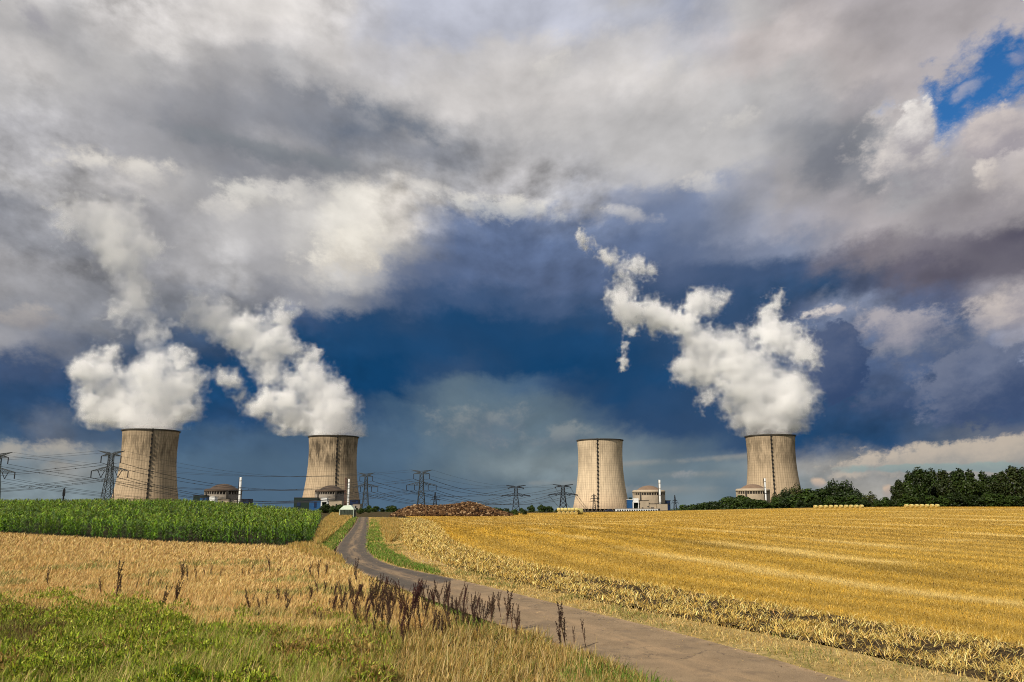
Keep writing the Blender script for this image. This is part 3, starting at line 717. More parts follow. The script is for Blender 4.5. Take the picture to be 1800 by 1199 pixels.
# ------------------------------------------------------------------ corn
def grow_corn():
    def leaf(z0, yaw, L, w, up, droop, tint):
        V = []; C = []
        for k in range(5):
            s = k / 4; r = L * s * (1 - 0.15 * s); z = z0 + L * (up * s - droop * s * s)
            ww = w * (0.55 + 0.9 * s) * (1 - s) ** 0.6 if k < 4 else 0.004
            ww = max(ww, 0.01)
            cx, cyy = math.cos(yaw) * r, math.sin(yaw) * r
            V += [(cx - math.sin(yaw) * ww / 2, cyy + math.cos(yaw) * ww / 2, z), (cx + math.sin(yaw) * ww / 2, cyy - math.cos(yaw) * ww / 2, z)]
            C += [tint, tint]
        return V, [(2 * k, 2 * k + 1, 2 * k + 3, 2 * k + 2) for k in range(4)], C
    def plant(low, rr):
        V, F, C = [], [], []
        def add(v, f, c):
            b = len(V); V.extend(v); F.extend([tuple(i + b for i in q) for q in f]); C.extend(c)
        hh = rr.uniform(2.05, 2.4); a0 = rr.uniform(0, TAU)
        nl = 11 if low else 6
        for k in range(nl):
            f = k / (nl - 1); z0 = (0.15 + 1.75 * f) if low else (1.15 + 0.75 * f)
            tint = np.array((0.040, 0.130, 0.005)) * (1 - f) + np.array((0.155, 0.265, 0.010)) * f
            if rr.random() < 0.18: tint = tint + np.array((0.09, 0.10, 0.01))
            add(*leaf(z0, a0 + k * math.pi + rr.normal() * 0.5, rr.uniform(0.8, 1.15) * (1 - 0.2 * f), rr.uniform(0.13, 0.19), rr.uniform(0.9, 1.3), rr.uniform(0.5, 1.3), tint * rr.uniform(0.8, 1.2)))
        z0 = 0.0 if low else 1.0                      # stalk
        v = [(0.02 * math.cos(t), 0.02 * math.sin(t), z) for z in (z0, hh - 0.3) for t in (0, TAU / 3, 2 * TAU / 3)]
        add(v, [(i, (i + 1) % 3, 3 + (i + 1) % 3, 3 + i) for i in range(3)], [(0.07, 0.13, 0.02)] * 6)
        for k in range(5):                            # tassel
            t = rr.uniform(0, TAU); q = rr.uniform(0.05, 0.14); tt = (0.20, 0.24, 0.04)
            v = [(-0.018, 0, hh - 0.32), (0.018, 0, hh - 0.32), (q * math.cos(t) + 0.012, q * math.sin(t), hh), (q * math.cos(t) - 0.012, q * math.sin(t), hh)]
            add(v, [(0, 1, 2, 3)], [tt] * 4)
        return np.array(V), np.array(F), np.array(C)
    rr = np.random.default_rng(5)
    A, B, n, m = corn_front, np.array([(-190, 200), (-140, 200), (-100, 200), (-45, 200)], float), 200, 200
    front, _ = resample(corn_front, 400)
    def place(kind, cnt, cond):
        x = rng.uniform(-175, -10, cnt); y = rng.uniform(70, 200, cnt)
        fy = np.interp(x, front[:, 0], front[:, 1]); right = road_x(y) - 3.2 - 0.05 * (y - 77)
        k = (y > fy) & (x < right) & (x > -0.72 * y - 6) & cond(x, y, fy, right)
        return x[k], y[k]
    Vs, Fs, Cs = [], [], []; base = 0
    for low, cnt, cond in ((True, 190000, lambda x, y, fy, r: ((y - fy < 5) | (r - x < 4)) & (fb(x, y, 1.3, 68) > 0.34) & (rng.random(len(x)) < 0.17)),
                           (False, 75000, lambda x, y, fy, r: ~((y - fy < 5) | (r - x < 4)) & (fb(x, y, 1.8, 69) > 0.36) & (rng.random(len(x)) < 0.50) & (rng.random(len(x)) < np.clip(1.3 - y / 260, 0.5, 1)))):
        x, y = place(low, cnt, cond); z = H(x, y)
        kinds = [plant(low, rr) for _ in range(7)]
        which = rng.integers(0, 7, len(x)); yaw = rng.uniform(0, TAU, len(x))
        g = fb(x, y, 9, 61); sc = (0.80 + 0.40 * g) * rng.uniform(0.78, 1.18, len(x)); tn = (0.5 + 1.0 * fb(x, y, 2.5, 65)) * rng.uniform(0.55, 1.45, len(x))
        # the outermost plants are shorter
        for q in range(7):
            V, F, C = kinds[q]; k = which == q; nn = int(k.sum())
            if not nn: continue
            c, s = np.cos(yaw[k])[:, None], np.sin(yaw[k])[:, None]; ss = sc[k][:, None]
            X = (V[:, 0] * c - V[:, 1] * s) * ss + x[k][:, None]; Y = (V[:, 0] * s + V[:, 1] * c) * ss + y[k][:, None]; Z = V[:, 2] * ss + z[k][:, None]
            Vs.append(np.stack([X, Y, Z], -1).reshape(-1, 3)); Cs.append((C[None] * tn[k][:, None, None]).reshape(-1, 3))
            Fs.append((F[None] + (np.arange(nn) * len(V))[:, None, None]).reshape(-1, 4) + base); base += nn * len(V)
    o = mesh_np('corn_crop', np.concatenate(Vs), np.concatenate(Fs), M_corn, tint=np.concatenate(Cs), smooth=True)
    tag(o, kind='stuff')
grow_corn()

# ------------------------------------------------------------------ dock plants (dark seed stalks)
M_dock = plain('dock_seed', (0.046, 0.024, 0.015), 0.8, var=0.4, scale=9)
M_dock_red = plain('dock_seed_red', (0.055, 0.018, 0.014), 0.8, var=0.35, scale=9)
M_dock_tan = plain('dock_seed_faded', (0.085, 0.046, 0.026), 0.8, var=0.4, scale=9)
M_dockstem = plain('dock_stem', (0.10, 0.045, 0.025), 0.7, var=0.2)
def make_dock(seed, n_spike, red):
    rr = random.Random(seed)
    root = empty('dock_plant', (0, 0, 0))
    st = MB(); spikes = []
    lean = rr.uniform(-0.2, 0.3)
    top = Vector((lean, rr.uniform(-0.1, 0.1), 0.72)); st.beam((0, 0, 0), top * 0.6, 0.011, 0.008, 5); st.beam(top * 0.6, top, 0.008, 0.005, 5)
    starts = []
    for k in range(n_spike):
        f = 0.35 + 0.5 * k / max(1, n_spike - 1); a = rr.uniform(0, TAU); p = top * f
        L = rr.uniform(0.3, 0.48); tip = p + Vector((math.cos(a) * 0.085 + lean * 0.3, math.sin(a) * 0.085, L))
        st.beam(p, tip, 0.005, 0.003, 4); starts.append((p, tip))
    starts.append((top * 0.55, top + Vector((lean * 0.4, 0, 0.28))))
    st.build('stem', M_dockstem, root)
    for p, tip in starts:
        mb = MB(); d = tip - p; mb.beam(p + d * .08, tip, 0.006, 0.003, 5)
        for k in range(60):
            f = rr.uniform(0.12, 1.0); r = 0.015 * (1.15 - f) + 0.004
            c = p + d * f + Vector((rr.gauss(0, r), rr.gauss(0, r), rr.gauss(0, 0.012)))
            s = rr.uniform(0.007, 0.016)
            q = Matrix.Rotation(rr.uniform(0, TAU), 3, 'X') @ Matrix.Rotation(rr.uniform(0, TAU), 3, 'Z')
            P = [c + q @ Vector(v) * s for v in ((1, 0, -.5), (-.5, .87, -.5), (-.5, -.87, -.5), (0, 0, 1.1))]
            mb.add(P, [(0, 1, 3), (1, 2, 3), (2, 0, 3), (2, 1, 0)])
        mb.build('seed_spike', M_dock_red if red else (M_dock, M_dock_tan)[seed % 3 == 0], root)
    return root
dock_kinds = [make_dock(s, n, r) for s, n, r in ((1, 3, 0), (2, 4, 0), (3, 2, 0), (4, 5, 1), (5, 4, 1), (6, 1, 0), (7, 3, 0), (8, 2, 0), (9, 5, 0))]
dock_used = [False] * len(dock_kinds)
DOCK = {
    'barley': ('dark brown dock stalk standing in the ripe barley left of the dense weed band', 'dock stalks scattered through the barley',
        [(178, 1055, 35), (210, 1052, 40), (68, 1064, 22), (240, 1043, 26), (262, 1041, 30), (275, 1037, 24), (318, 1033, 45), (330, 1031, 34), (345, 1026, 30), (360, 1021, 24), (372, 1019, 26), (388, 1022, 18), (300, 1070, 42), (312, 1063, 36), (335, 1079, 22), (428, 1021, 22), (438, 1021, 21), (446, 1016, 28), (455, 1015, 26), (463, 1013, 25), (475, 1016, 36), (487, 1013, 20), (522, 1006, 14), (535, 1016, 22), (547, 1021, 32), (560, 1021, 33), (572, 1018, 28)]),
    'band': ('dark brown dock stalk in the dense weed band between green weeds and road bend', 'dock stalks in the dense band by the road',
        [(600, 1050, 34), (612, 1045, 36), (440, 1082, 38), (455, 1086, 36), (470, 1077, 32), (490, 1071, 40), (500, 1071, 32), (530, 1062, 24), (548, 1062, 36), (590, 1081, 46), (602, 1086, 42), (620, 1086, 52), (640, 1081, 58), (655, 1072, 52), (666, 1071, 46), (680, 1086, 52), (694, 1082, 50), (756, 1068, 46), (766, 1068, 50), (776, 1078, 46), (786, 1096, 56), (799, 1094, 62), (812, 1083, 52), (846, 1101, 52), (852, 1093, 56), (640, 1108, 46), (672, 1112, 50), (560, 1106, 28), (745, 1100, 48), (762, 1112, 50), (835, 1090, 44), (608, 1068, 34), (618, 1062, 38), (636, 1064, 40), (646, 1060, 36), (660, 1090, 46), (675, 1072, 42), (686, 1068, 44), (752, 1090, 48), (790, 1076, 46), (806, 1108, 56), (820, 1100, 50), (832, 1114, 56), (862, 1112, 54), (770, 1120, 50), (742, 1122, 52), (660, 1128, 44), (628, 1110, 40), (584, 1064, 34), (572, 1050, 30), (625, 1068, 40), (650, 1095, 44), (690, 1100, 52), (700, 1068, 40)]),
    'maroon': ('deep maroon dock stalk in the thick clump at the middle of the weed band', 'maroon dock stalks in the thick clump',
        [(708, 1092, 66), (716, 1108, 76), (722, 1100, 66), (728, 1084, 50), (738, 1086, 58), (712, 1146, 52), (692, 1148, 44), (702, 1130, 60), (720, 1126, 58)]),
    'edge': ('dark dock stalk with several spikes rising against the pale near road', 'dock stalks against the near road',
        [(880, 1086, 42), (890, 1111, 62), (902, 1112, 64), (915, 1106, 46), (906, 1130, 50)]),
}
DOCK_SINGLE = [
    (85, 1039, 40, 'lone dark dock stalk far left in the open barley'),
    (202, 1064, 64, 'tallest dock stalk in the left barley, leaning left above the green weeds'),
    (272, 1082, 42, 'dark dock stalk leaning left out of the green weeds below the barley'),
    (584, 985, 20, 'small dock stalk at the left road edge where the road turns'),
    (610, 986, 14, 'smallest dock stalk, at the road edge below the bend'),
    (628, 1036, 46, 'tall dock stalk just left of the road bend, against the asphalt'),
    (822, 1072, 44, 'curved dock stalk whose tip bends right over the asphalt'),
    (986, 1150, 66, 'left of two thick dock stalks standing upright against the near road'),
    (998, 1150, 76, 'right and taller of two thick dock stalks upright against the near road'),
    (1010, 1140, 40, 'thin short dock stalk right of the two thick ones'),
    (1030, 1138, 52, 'rightmost dock stalk, leaning right alone against the road'),
]
def put_dock(px, py, hp, label, group=None, kinds=(0, 1, 2, 5, 6, 7, 8)):
    k = random.choice(kinds)
    o = dock_kinds[k] if not dock_used[k] else copy_tree(dock_kinds[k])
    dock_used[k] = True
    x, y = G(px, py); o.location = (x, y, float(H(x, y)) - 0.02)
    s = hp * y / FPX * random.uniform(0.85, 1.15); o.scale = (max(s, 0.7) * random.uniform(1.0, 1.4), max(s, 0.7) * random.uniform(1.0, 1.4), s)
    o.rotation_euler = (0, 0, random.uniform(-0.7, 0.7))
    tag(o, label, 'weed', group or 'lone dock stalks')
for key, (lab, grp, pts) in DOCK.items():
    extra = [(x + random.uniform(-16, 16), y + random.uniform(-10, 14), h * random.uniform(.5, 1.0)) for x, y, h in pts * 2] if key == 'band' else []
    for p in pts + extra: put_dock(*p, lab, grp, (3, 4) if key == 'maroon' else (0, 1, 2, 3, 4, 5, 6, 7, 8) if key == 'band' else (0, 1, 2, 5, 6, 7, 8))
for px, py, hp, lab in DOCK_SINGLE: put_dock(px, py, hp, lab)
for k, used in enumerate(dock_used):
    if not used:
        for ch in list(dock_kinds[k].children): bpy.data.objects.remove(ch)
        bpy.data.objects.remove(dock_kinds[k])

# ------------------------------------------------------------------ cooling towers
def concrete(name, stain, base=(0.52, 0.40, 0.265), seed=0.0):
    m, T, p = new_mat(name)
    P = T.node('ShaderNodeTexCoord').outputs['Object']
    sx = T.node('ShaderNodeSeparateXYZ'); T.l.new(P, sx.inputs[0])
    ang = T.math('ARCTAN2', sx.outputs[1], sx.outputs[0]); z = sx.outputs[2]
    def comb(a, b, c=seed):
        nd = T.node('ShaderNodeCombineXYZ'); T.put(nd.inputs[0], a); T.put(nd.inputs[1], b); T.put(nd.inputs[2], c); return nd.outputs[0]
    big = T.noise(comb(T.math('MULTIPLY', ang, 6.0), T.math('MULTIPLY', z, 0.03)), 1.0, 5, 0.6)
    c = T.mix(T.mapr(big, 0.3, 0.7), tuple(b * 0.86 for b in base), tuple(b * 1.12 for b in base))
    lower = T.mapr(z, 60.0, 5.0)                                   # the lower lifts are a pinker mix
    c = T.mix(T.math('MULTIPLY', lower, 0.5), c, (base[0] * 1.0, base[1] * 0.88, base[2] * 0.84))
    # meridian ribs and lift joints of the formwork
    rib = T.math('ABSOLUTE', T.math('SUBTRACT', T.math('FRACT', T.math('MULTIPLY', ang, 64 / TAU)), 0.5))
    lift = T.math('ABSOLUTE', T.math('SUBTRACT', T.math('FRACT', T.math('MULTIPLY', z, 1 / 5.0)), 0.5))
    ribn = T.noise(comb(T.math('MULTIPLY', ang, 40.0), T.math('MULTIPLY', z, 0.08)), 1.0, 4, 0.7)
    c = T.mix(T.math('MULTIPLY', T.mapr(rib, 0.30, 0.5), T.mapr(ribn, 0.3, 0.7, 0.2, 0.75)), c, tuple(b * 0.36 for b in base))
    c = T.mix(T.math('MULTIPLY', T.mapr(lift, 0.36, 0.5), T.mapr(ribn, 0.7, 0.3, 0.12, 0.55)), c, tuple(b * 0.42 for b in base))
    # rain and algae streaks on the upper half
    drip = T.noise(comb(T.math('MULTIPLY', ang, 46.0), T.math('MULTIPLY', z, 0.05)), 1.0, 6, 0.72)
    patch = T.noise(comb(T.math('MULTIPLY', ang, 2.2), T.math('MULTIPLY', z, 0.022)), 1.0, 4, 0.6)
    band = T.math('MULTIPLY', T.mapr(z, 78.0, 112.0), T.mapr(z, 156.0, 140.0, 0.35, 1.0))
    f = T.math('ADD', T.math('MULTIPLY', drip, 0.62), T.math('MULTIPLY', patch, 0.55))
    sm = T.math('MULTIPLY', T.mapr(f, 0.50, 0.66), T.math('MULTIPLY', band, stain))
    c = T.mix(sm, c, (0.085, 0.066, 0.045))
    foot = T.math('MULTIPLY', T.mapr(z, 26.0, 9.0), T.mapr(drip, 0.35, 0.6, 0.2, 0.8))
    c = T.mix(T.math('MULTIPLY', foot, 0.7), c, (0.16, 0.12, 0.085))
    T.l.new(c, p.inputs['Base Color']); p.inputs['Roughness'].default_value = 0.95; p.inputs['Specular IOR Level'].default_value = 0.1
    bp = T.node('ShaderNodeBump'); bp.inputs['Strength'].default_value = 0.5; bp.inputs['Distance'].default_value = 0.5
    T.l.new(T.math('MULTIPLY', rib, -1.0), bp.inputs['Height']); T.l.new(bp.outputs[0], p.inputs['Normal'])
    return m
M_dark = plain('dark_steel', (0.022, 0.020, 0.018), 0.7, var=0.25, scale=0.8)
M_rim = plain('weathered_rim', (0.06, 0.052, 0.042), 0.9, var=0.3, scale=0.4)
M_column = plain('column_concrete', (0.14, 0.115, 0.085), 0.9, var=0.2, scale=0.3)
M_inlet_shade = plain('painted_inlet_shade', (0.03, 0.028, 0.024), 0.9, var=0.2, scale=0.1)  # near-black colour standing in for shade inside the air inlet

TOWER_Z0, TOWER_TOP = -22.0, 157.0
def tower_r(z):                                                     # z above the ground at the foot
    d = z - (TOWER_TOP - 38.0); return 48.5 * math.sqrt(1 + (d / 139.0) ** 2)
def make_tower(px, py_top, w_px, stain, seed, ladder_px, label, ladder_to=10):
    Y = FPX * 100.0 / w_px
    top = W(px, py_top, Y); base_z = top.z - TOWER_TOP
    root = empty('cooling_tower', (top.x, Y, base_z)); tag(root, label, 'cooling tower', 'cooling towers of the power station')
    prof = [(tower_r(z), z) for z in np.linspace(9.5, TOWER_TOP, 40)]
    inner = [(r - 1.3, z) for r, z in prof[::-1]]
    mb = MB(); mb.lathe(prof + inner + prof[:1], 128); mb.build('shell', concrete('tower_concrete', stain, (0.66, 0.52, 0.35) if stain < 0.5 else (0.47, 0.36, 0.235), seed), root, True)
    rt = tower_r(TOWER_TOP)
    mb = MB(); mb.lathe([(rt - 1.5, TOWER_TOP - 1.2), (rt + 1.6, TOWER_TOP - 1.2), (rt + 1.6, TOWER_TOP + 0.9), (rt - 1.5, TOWER_TOP + 0.9), (rt - 1.5, TOWER_TOP - 1.2)], 96)
    mb.build('rim', M_rim, root)
    # inclined legs under the shell and a dark drum painting the inlet's shade behind them
    r0, r1 = tower_r(0) + 1.0, tower_r(9.5) - 0.6; first = None
    for k in range(44):
        if first is None:
            mb = MB(); a = TAU / 88
            for s in (-1, 1): mb.beam((r0 * math.cos(s * a), r0 * math.sin(s * a), -0.5), (r1, 0, 9.6), 0.7)
            first = mb.build('support_column', M_column, root); o = first
        else:
            o = first.copy(); col.objects.link(o); o.parent = root
        o.rotation_euler = (0, 0, TAU * k / 44)
    mb = MB(); mb.lathe([(r1 - 4, -1), (r1 - 4, 9.0), (0.1, 9.2)], 64); mb.build('inlet_shade', M_inlet_shade, root)
    # caged ladder with landings along one meridian
    off = (ladder_px - px) / w_px * 2; a = -math.pi / 2 + math.asin(max(-0.95, min(0.95, off)))
    a_view = math.atan2(-Y, -top.x); a = a_view + math.asin(off)
    ca, sa = math.cos(a), math.sin(a)
    mb = MB(); zs = np.linspace(ladder_to, TOWER_TOP + 2.0, 34)
    for z0, z1 in zip(zs[:-1], zs[1:]):
        ra, rb = tower_r(z0) + 0.9, tower_r(z1) + 0.9
        for s in (-0.8, 0.8):
            mb.beam((ra * ca - s * sa, ra * sa + s * ca, z0), (rb * ca - s * sa, rb * sa + s * ca, z1), 0.38)
        mb.beam((ra * ca + 0.8 * sa, ra * sa - 0.8 * ca, z0), (rb * ca - 0.8 * sa, rb * sa + 0.8 * ca, z1), 0.3)
    lad = mb.build('ladder', M_dark, root)
    for z in np.arange(ladder_to + 6, TOWER_TOP, 8.2):
        rr_ = tower_r(z) + 1.6
        mb = MB(); mb.box((rr_ * ca, rr_ * sa, z), (2.4, 3.4, 2.6), a); mb.build('platform', M_dark, lad)
    return root, Y
T1 = make_tower(266, 758, 92.0, 0.70, 1.3, 268, 'beige cooling tower behind the corn, farthest left, steam rising straight up from it')
T2 = make_tower(586.5, 768.5, 84.5, 1.0, 7.7, 593, 'darkest streaked cooling tower beside the road top, steam drifting to the left', 34)
T3 = make_tower(1054.5, 774.5, 79.0, 0.30, 3.1, 1050, 'palest cooling tower, the only one with no steam')
T4 = make_tower(1353.5, 767, 83.0, 0.62, 5.9, 1355, 'beige cooling tower rising behind the trees on the right under a tall steam plume')

# ------------------------------------------------------------------ steam
def steam_mat(name, density, film):
    m, T, p = new_mat(name); T.n.remove(p)
    out = T.n['Material Output']
    vs = T.node('ShaderNodeVolumeScatter'); vs.inputs['Color'].default_value = (0.985, 0.985, 0.985, 1)
    vs.inputs['Density'].default_value = density; vs.inputs['Anisotropy'].default_value = 0.15
    T.l.new(vs.outputs[0], out.inputs['Volume'])
    if not film: return m
    tr = T.node('ShaderNodeBsdfTransparent'); df = T.node('ShaderNodeBsdfDiffuse'); df.inputs[0].default_value = (0.92, 0.92, 0.92, 1)
    mx = T.node('ShaderNodeMixShader'); mx.inputs[0].default_value = film
    T.l.new(tr.outputs[0], mx.inputs[1]); T.l.new(df.outputs[0], mx.inputs[2]); T.l.new(mx.outputs[0], out.inputs['Surface'])
    return m
STEAM = [('steam_haze', -0.24, steam_mat('faint_steam', 0.0032, 0.0)), ('steam_fringe', -0.06, steam_mat('thin_steam', 0.007, 0.0)), ('steam_veil', 0.10, steam_mat('loose_steam', 0.011, 0.001)),
         ('steam_body', 0.30, steam_mat('steam_body', 0.024, 0.0)), ('steam_core', 0.58, steam_mat('dense_steam', 0.075, 0.0))]
WISP = [('steam_wisp', -0.08, steam_mat('wispy_steam', 0.0055, 0.001)), ('steam_wisp', 0.16, steam_mat('wispy_steam_middle', 0.007, 0.0)), ('steam_wisp', 0.40, steam_mat('wispy_steam_heart', 0.010, 0.0))]

def noise3(shape, cells, seed):
    """Smooth value noise on a grid, -1..1; cells = lattice spacing in voxels."""
    r = np.random.default_rng(seed); out = r.uniform(-1, 1, [int(s / cells) + 3 for s in shape]).astype(np.float32)
    for ax, s in enumerate(shape):
        t = np.arange(s) / cells + r.uniform(0, 1); i = t.astype(int); f = (t - i).astype(np.float32); f = f * f * (3 - 2 * f)
        i2 = np.minimum(i + 1, out.shape[ax] - 1); sh = [1, 1, 1]; sh[ax] = s; f = f.reshape(sh)
        out = np.take(out, i, ax) * (1 - f) + np.take(out, i2, ax) * f
    return out
def iso_mesh(name, F, iso, vox, origin, mat, parent, min_cells=0):
    import openvdb
    g = openvdb.FloatGrid(); g.background = 1.0
    g.copyFromArray(np.ascontiguousarray(iso - F))
    pts, quads = g.convertToQuads(0.0)
    V = pts * vox + np.array(origin, np.float32); q = np.asarray(quads, np.int64)
    # outward normals: signed volume must be positive
    a, b, c, d = (V[q[:, k]] for k in range(4))
    vol = np.einsum('ij,ij->i', a, np.cross(b, c)).sum() + np.einsum('ij,ij->i', a, np.cross(c, d)).sum()
    if vol < 0: q = q[:, ::-1]
    return mesh_np(name, V, q, mat, parent, smooth=True)
def make_plume(Y, balls, seed, label, rim, vox=1.7, thin=None):
    s = Y / FPX; r_ = np.random.default_rng(seed)
    def field(bs, amp, big, rim_clip):
        B = []
        for bl in bs:
            p = W(bl[0], bl[1], Y); B.append((p.x, Y + r_.normal() * bl[2] * s * 0.45, p.z, bl[2] * s, bl[3] if len(bl) > 3 else 0.0))
        B = np.array(B); lo = (B[:, :3] - B[:, 3:4] * 1.5 - 4).min(0); hi = (B[:, :3] + B[:, 3:4] * 1.5 + 4).max(0)
        shape = [int((hi[k] - lo[k]) / vox) + 2 for k in range(3)]
        ax = [lo[k] + vox * np.arange(shape[k], dtype=np.float32) for k in range(3)]
        F = np.full(shape, -2.0, np.float32); A = np.zeros(shape, np.float32)
        # stir the air: every voxel looks up its steam a few metres away
        wv = []
        for q in range(3):
            t = np.zeros(shape, np.float32)
            for k, (c, m) in enumerate(((34, 8.5), (16, 6.0), (8, 3.6), (4.2, 2.0))): t += m * noise3(shape, c / vox, seed * 100 + q * 10 + k)
            wv.append(t)
        for x, y, z, r, w in B:
            sl = []; rr_ = r * 1.9 + 10
            for k, c in enumerate((x, y, z)):
                sl.append(slice(max(0, int((c - rr_ - lo[k]) / vox)), min(shape[k], int((c + rr_ - lo[k]) / vox) + 2)))
            sl = tuple(sl)
            d = np.sqrt((ax[0][sl[0]][:, None, None] + wv[0][sl] - x) ** 2 + (ax[1][sl[1]][None, :, None] + wv[1][sl] - y) ** 2 + (ax[2][sl[2]][None, None, :] + wv[2][sl] - z) ** 2) / r
            v = (1 - d - w * 0.6).astype(np.float32); cur = F[sl]; A[sl] = np.where(v > cur, w, A[sl])
            F[sl] = np.maximum(cur, v) + 0.10 * np.exp(-np.abs(cur - v) * 5)
        a = 0.44 * amp
        for k, c in enumerate((big, big / 2, big / 4, big / 7.5, big / 13)):
            if c / vox < 1.25: break
            n = noise3(shape, c / vox, seed * 10 + k)
            if k in (1, 2): n = 0.60 - 1.9 * np.abs(n)
            F += a * n * (1 + 2.2 * A); a *= 0.80
        if rim_clip:
            p = W(rim[0], rim[1], Y); rad = rim[2] * s
            below = np.clip((p.z + 5.0 - ax[2]) / 9.0, 0, None)[None, None, :]
            out = np.clip((np.hypot(ax[0][:, None] - p.x, ax[1][None, :] - Y) - rad + 3) / 3, 0, 1)[:, :, None]
            F -= 1.3 * below * out
        F[[0, -1]] = -2; F[:, [0, -1]] = -2; F[:, :, [0, -1]] = -2
        return F, np.array(lo)
    root = empty('steam_plume', W(balls[0][0], balls[0][1], Y)); tag(root, label, 'steam', 'steam plumes over the cooling towers')
    org = np.array(root.location)
    F, lo = field(balls, 1.0, 40.0, True)
    for nm, iso, m in STEAM: iso_mesh(nm, F, iso, vox, lo - org, m, root)
    if thin:
        F, lo = field(thin, 1.25, 60.0, False)
        for nm, iso, m in WISP: iso_mesh(nm, F, iso, vox, lo - org, m, root)
    return root
make_plume(T1[1], [(265, 762, 40, .05), (240, 748, 24), (268, 742, 30), (292, 748, 24), (302, 738, 22), (190, 732, 22), (168, 735, 20, .1), (165, 712, 22, .12), (158, 690, 24, .22),
    (155, 655, 20, .05), (165, 628, 22), (195, 618, 18, .22), (190, 690, 30, .05), (215, 705, 36), (215, 662, 18, .3), (240, 660, 14, .4), (250, 695, 38), (290, 700, 38),
    (312, 682, 32), (332, 662, 24), (322, 640, 20, .1), (312, 622, 14, .25), (338, 684, 20), (322, 722, 22), (282, 665, 30, .05), (232, 738, 28), (210, 735, 22), (185, 655, 28, .1), (270, 640, 16, .1)],
    11, 'double-lobed white steam cloud under a thin grey column, over the far left cooling tower', (266, 758, 46),
    thin=[(272, 650, 24), (270, 628, 19), (268, 608, 18), (266, 588, 18), (263, 568, 19), (259, 548, 22), (250, 525, 27), (240, 500, 32), (230, 475, 36), (220, 445, 42), (208, 415, 42), (225, 388, 34), (185, 395, 34), (190, 450, 32, .1), (135, 405, 30, .25), (160, 380, 30, .2), (255, 430, 30, .1), (300, 590, 22, .3), (310, 570, 18, .35), (215, 540, 24, .3)])
make_plume(T2[1], [(586, 772, 36, .05), (562, 760, 20), (590, 756, 24), (608, 759, 14), (610, 745, 14), (592, 730, 30), (560, 738, 28), (530, 736, 24), (500, 736, 20), (476, 735, 18),
    (460, 720, 17, .1), (596, 714, 20), (582, 692, 28), (545, 700, 34), (502, 702, 28), (470, 700, 18, .15), (556, 662, 26), (512, 668, 26), (482, 650, 28), (468, 620, 30), (440, 606, 26), (420, 596, 20, .05),
    (472, 590, 28), (500, 612, 22, .1), (460, 565, 24, .08), (490, 552, 22, .1), (508, 542, 15, .15), (432, 578, 22, .1), (530, 640, 18, .2), (545, 626, 13, .2), (553, 614, 9, .1),
    (396, 660, 17, .1), (410, 668, 18), (418, 690, 14), (432, 704, 16, .05), (448, 718, 15)],
    23, 'ragged white steam bank drifting up to the left from the darkest cooling tower', (586.5, 769, 42),
    thin=[(380, 556, 30, .15), (360, 566, 24, .2), (340, 550, 18, .25), (398, 580, 24, .2), (400, 548, 18, .3)])
def chain(pts, step=9.0):
    """Steam drawn out along a line of (x, y, r, w)."""
    out = []
    for a, b in zip(pts[:-1], pts[1:]):
        n = max(1, int(math.hypot(b[0] - a[0], b[1] - a[1]) / step))
        out += [tuple(a[k] + (b[k] - a[k]) * i / n for k in range(4)) for i in range(n)]
    return out + [pts[-1]]
make_plume(T4[1], [(1353, 770, 38, .05), (1330, 754, 18), (1356, 748, 26), (1378, 748, 20), (1402, 751, 12), (1350, 715, 40), (1384, 712, 30), (1320, 725, 26), (1296, 740, 15), (1285, 715, 22, .05), (1300, 690, 34),
    (1340, 672, 42), (1386, 682, 34), (1396, 662, 20), (1270, 682, 26, .15), (1248, 690, 20, .28), (1292, 650, 36), (1250, 650, 28, .1), (1226, 640, 30, .15), (1205, 662, 18, .3), (1220, 606, 28, .12), (1250, 604, 30, .05), (1290, 612, 32, .05),
    (1322, 625, 32, .1), (1346, 600, 32, .30), (1380, 602, 32, .30), (1400, 632, 24, .28), (1352, 566, 26, .38), (1366, 544, 18, .42), (1408, 585, 22, .40), (1320, 590, 26, .25)]
    + chain([(1262, 532, 20, .15), (1238, 532, 20, .12), (1208, 546, 19, .22), (1196, 575, 20, .28)], 11) + chain([(1215, 600, 18, .32), (1200, 562, 19, .32), (1160, 552, 21, .34), (1115, 547, 25, .18), (1086, 524, 20, .18), (1106, 502, 18, .42), (1094, 478, 19, .40), (1066, 458, 17, .42), (1046, 428, 14, .2), (1020, 416, 10, .35)], 11)
    + chain([(1118, 556, 18, .25), (1110, 590, 12, .45)], 8) + chain([(1100, 612, 8, .6), (1094, 645, 8, .55)], 6) + chain([(1110, 470, 14, .4), (1145, 478, 12, .45)], 8),
    37, 'tallest steam plume, over the right cooling tower, trailing a ragged arm upper left', (1353.5, 767, 41))

# ------------------------------------------------------------------ reactor buildings, stacks and plant buildings
M_beige = plain('beige_concrete', (0.42, 0.34, 0.24), 0.9, var=0.15, scale=0.12)
M_greyc = plain('grey_concrete', (0.30, 0.26, 0.21), 0.9, var=0.22, scale=0.12)
M_domebr = plain('brown_dome', (0.20, 0.135, 0.09), 0.9, var=0.22, scale=0.1)
M_domedk = plain('dark_dome', (0.085, 0.06, 0.042), 0.9, var=0.3, scale=0.1)
M_gallery = plain('gallery_shadow', (0.035, 0.03, 0.025), 0.8)
M_white = plain('white_paint', (0.80, 0.80, 0.77), 0.5, var=0.06, scale=0.3)
M_stack = plain('stack_paint', (0.62, 0.62, 0.59), 0.6, var=0.1, scale=0.2)
M_blue = plain('blue_cladding', (0.015, 0.075, 0.20), 0.5, var=0.15, scale=0.2)
M_navy = plain('navy_cladding', (0.008, 0.02, 0.06), 0.5, var=0.2, scale=0.2)
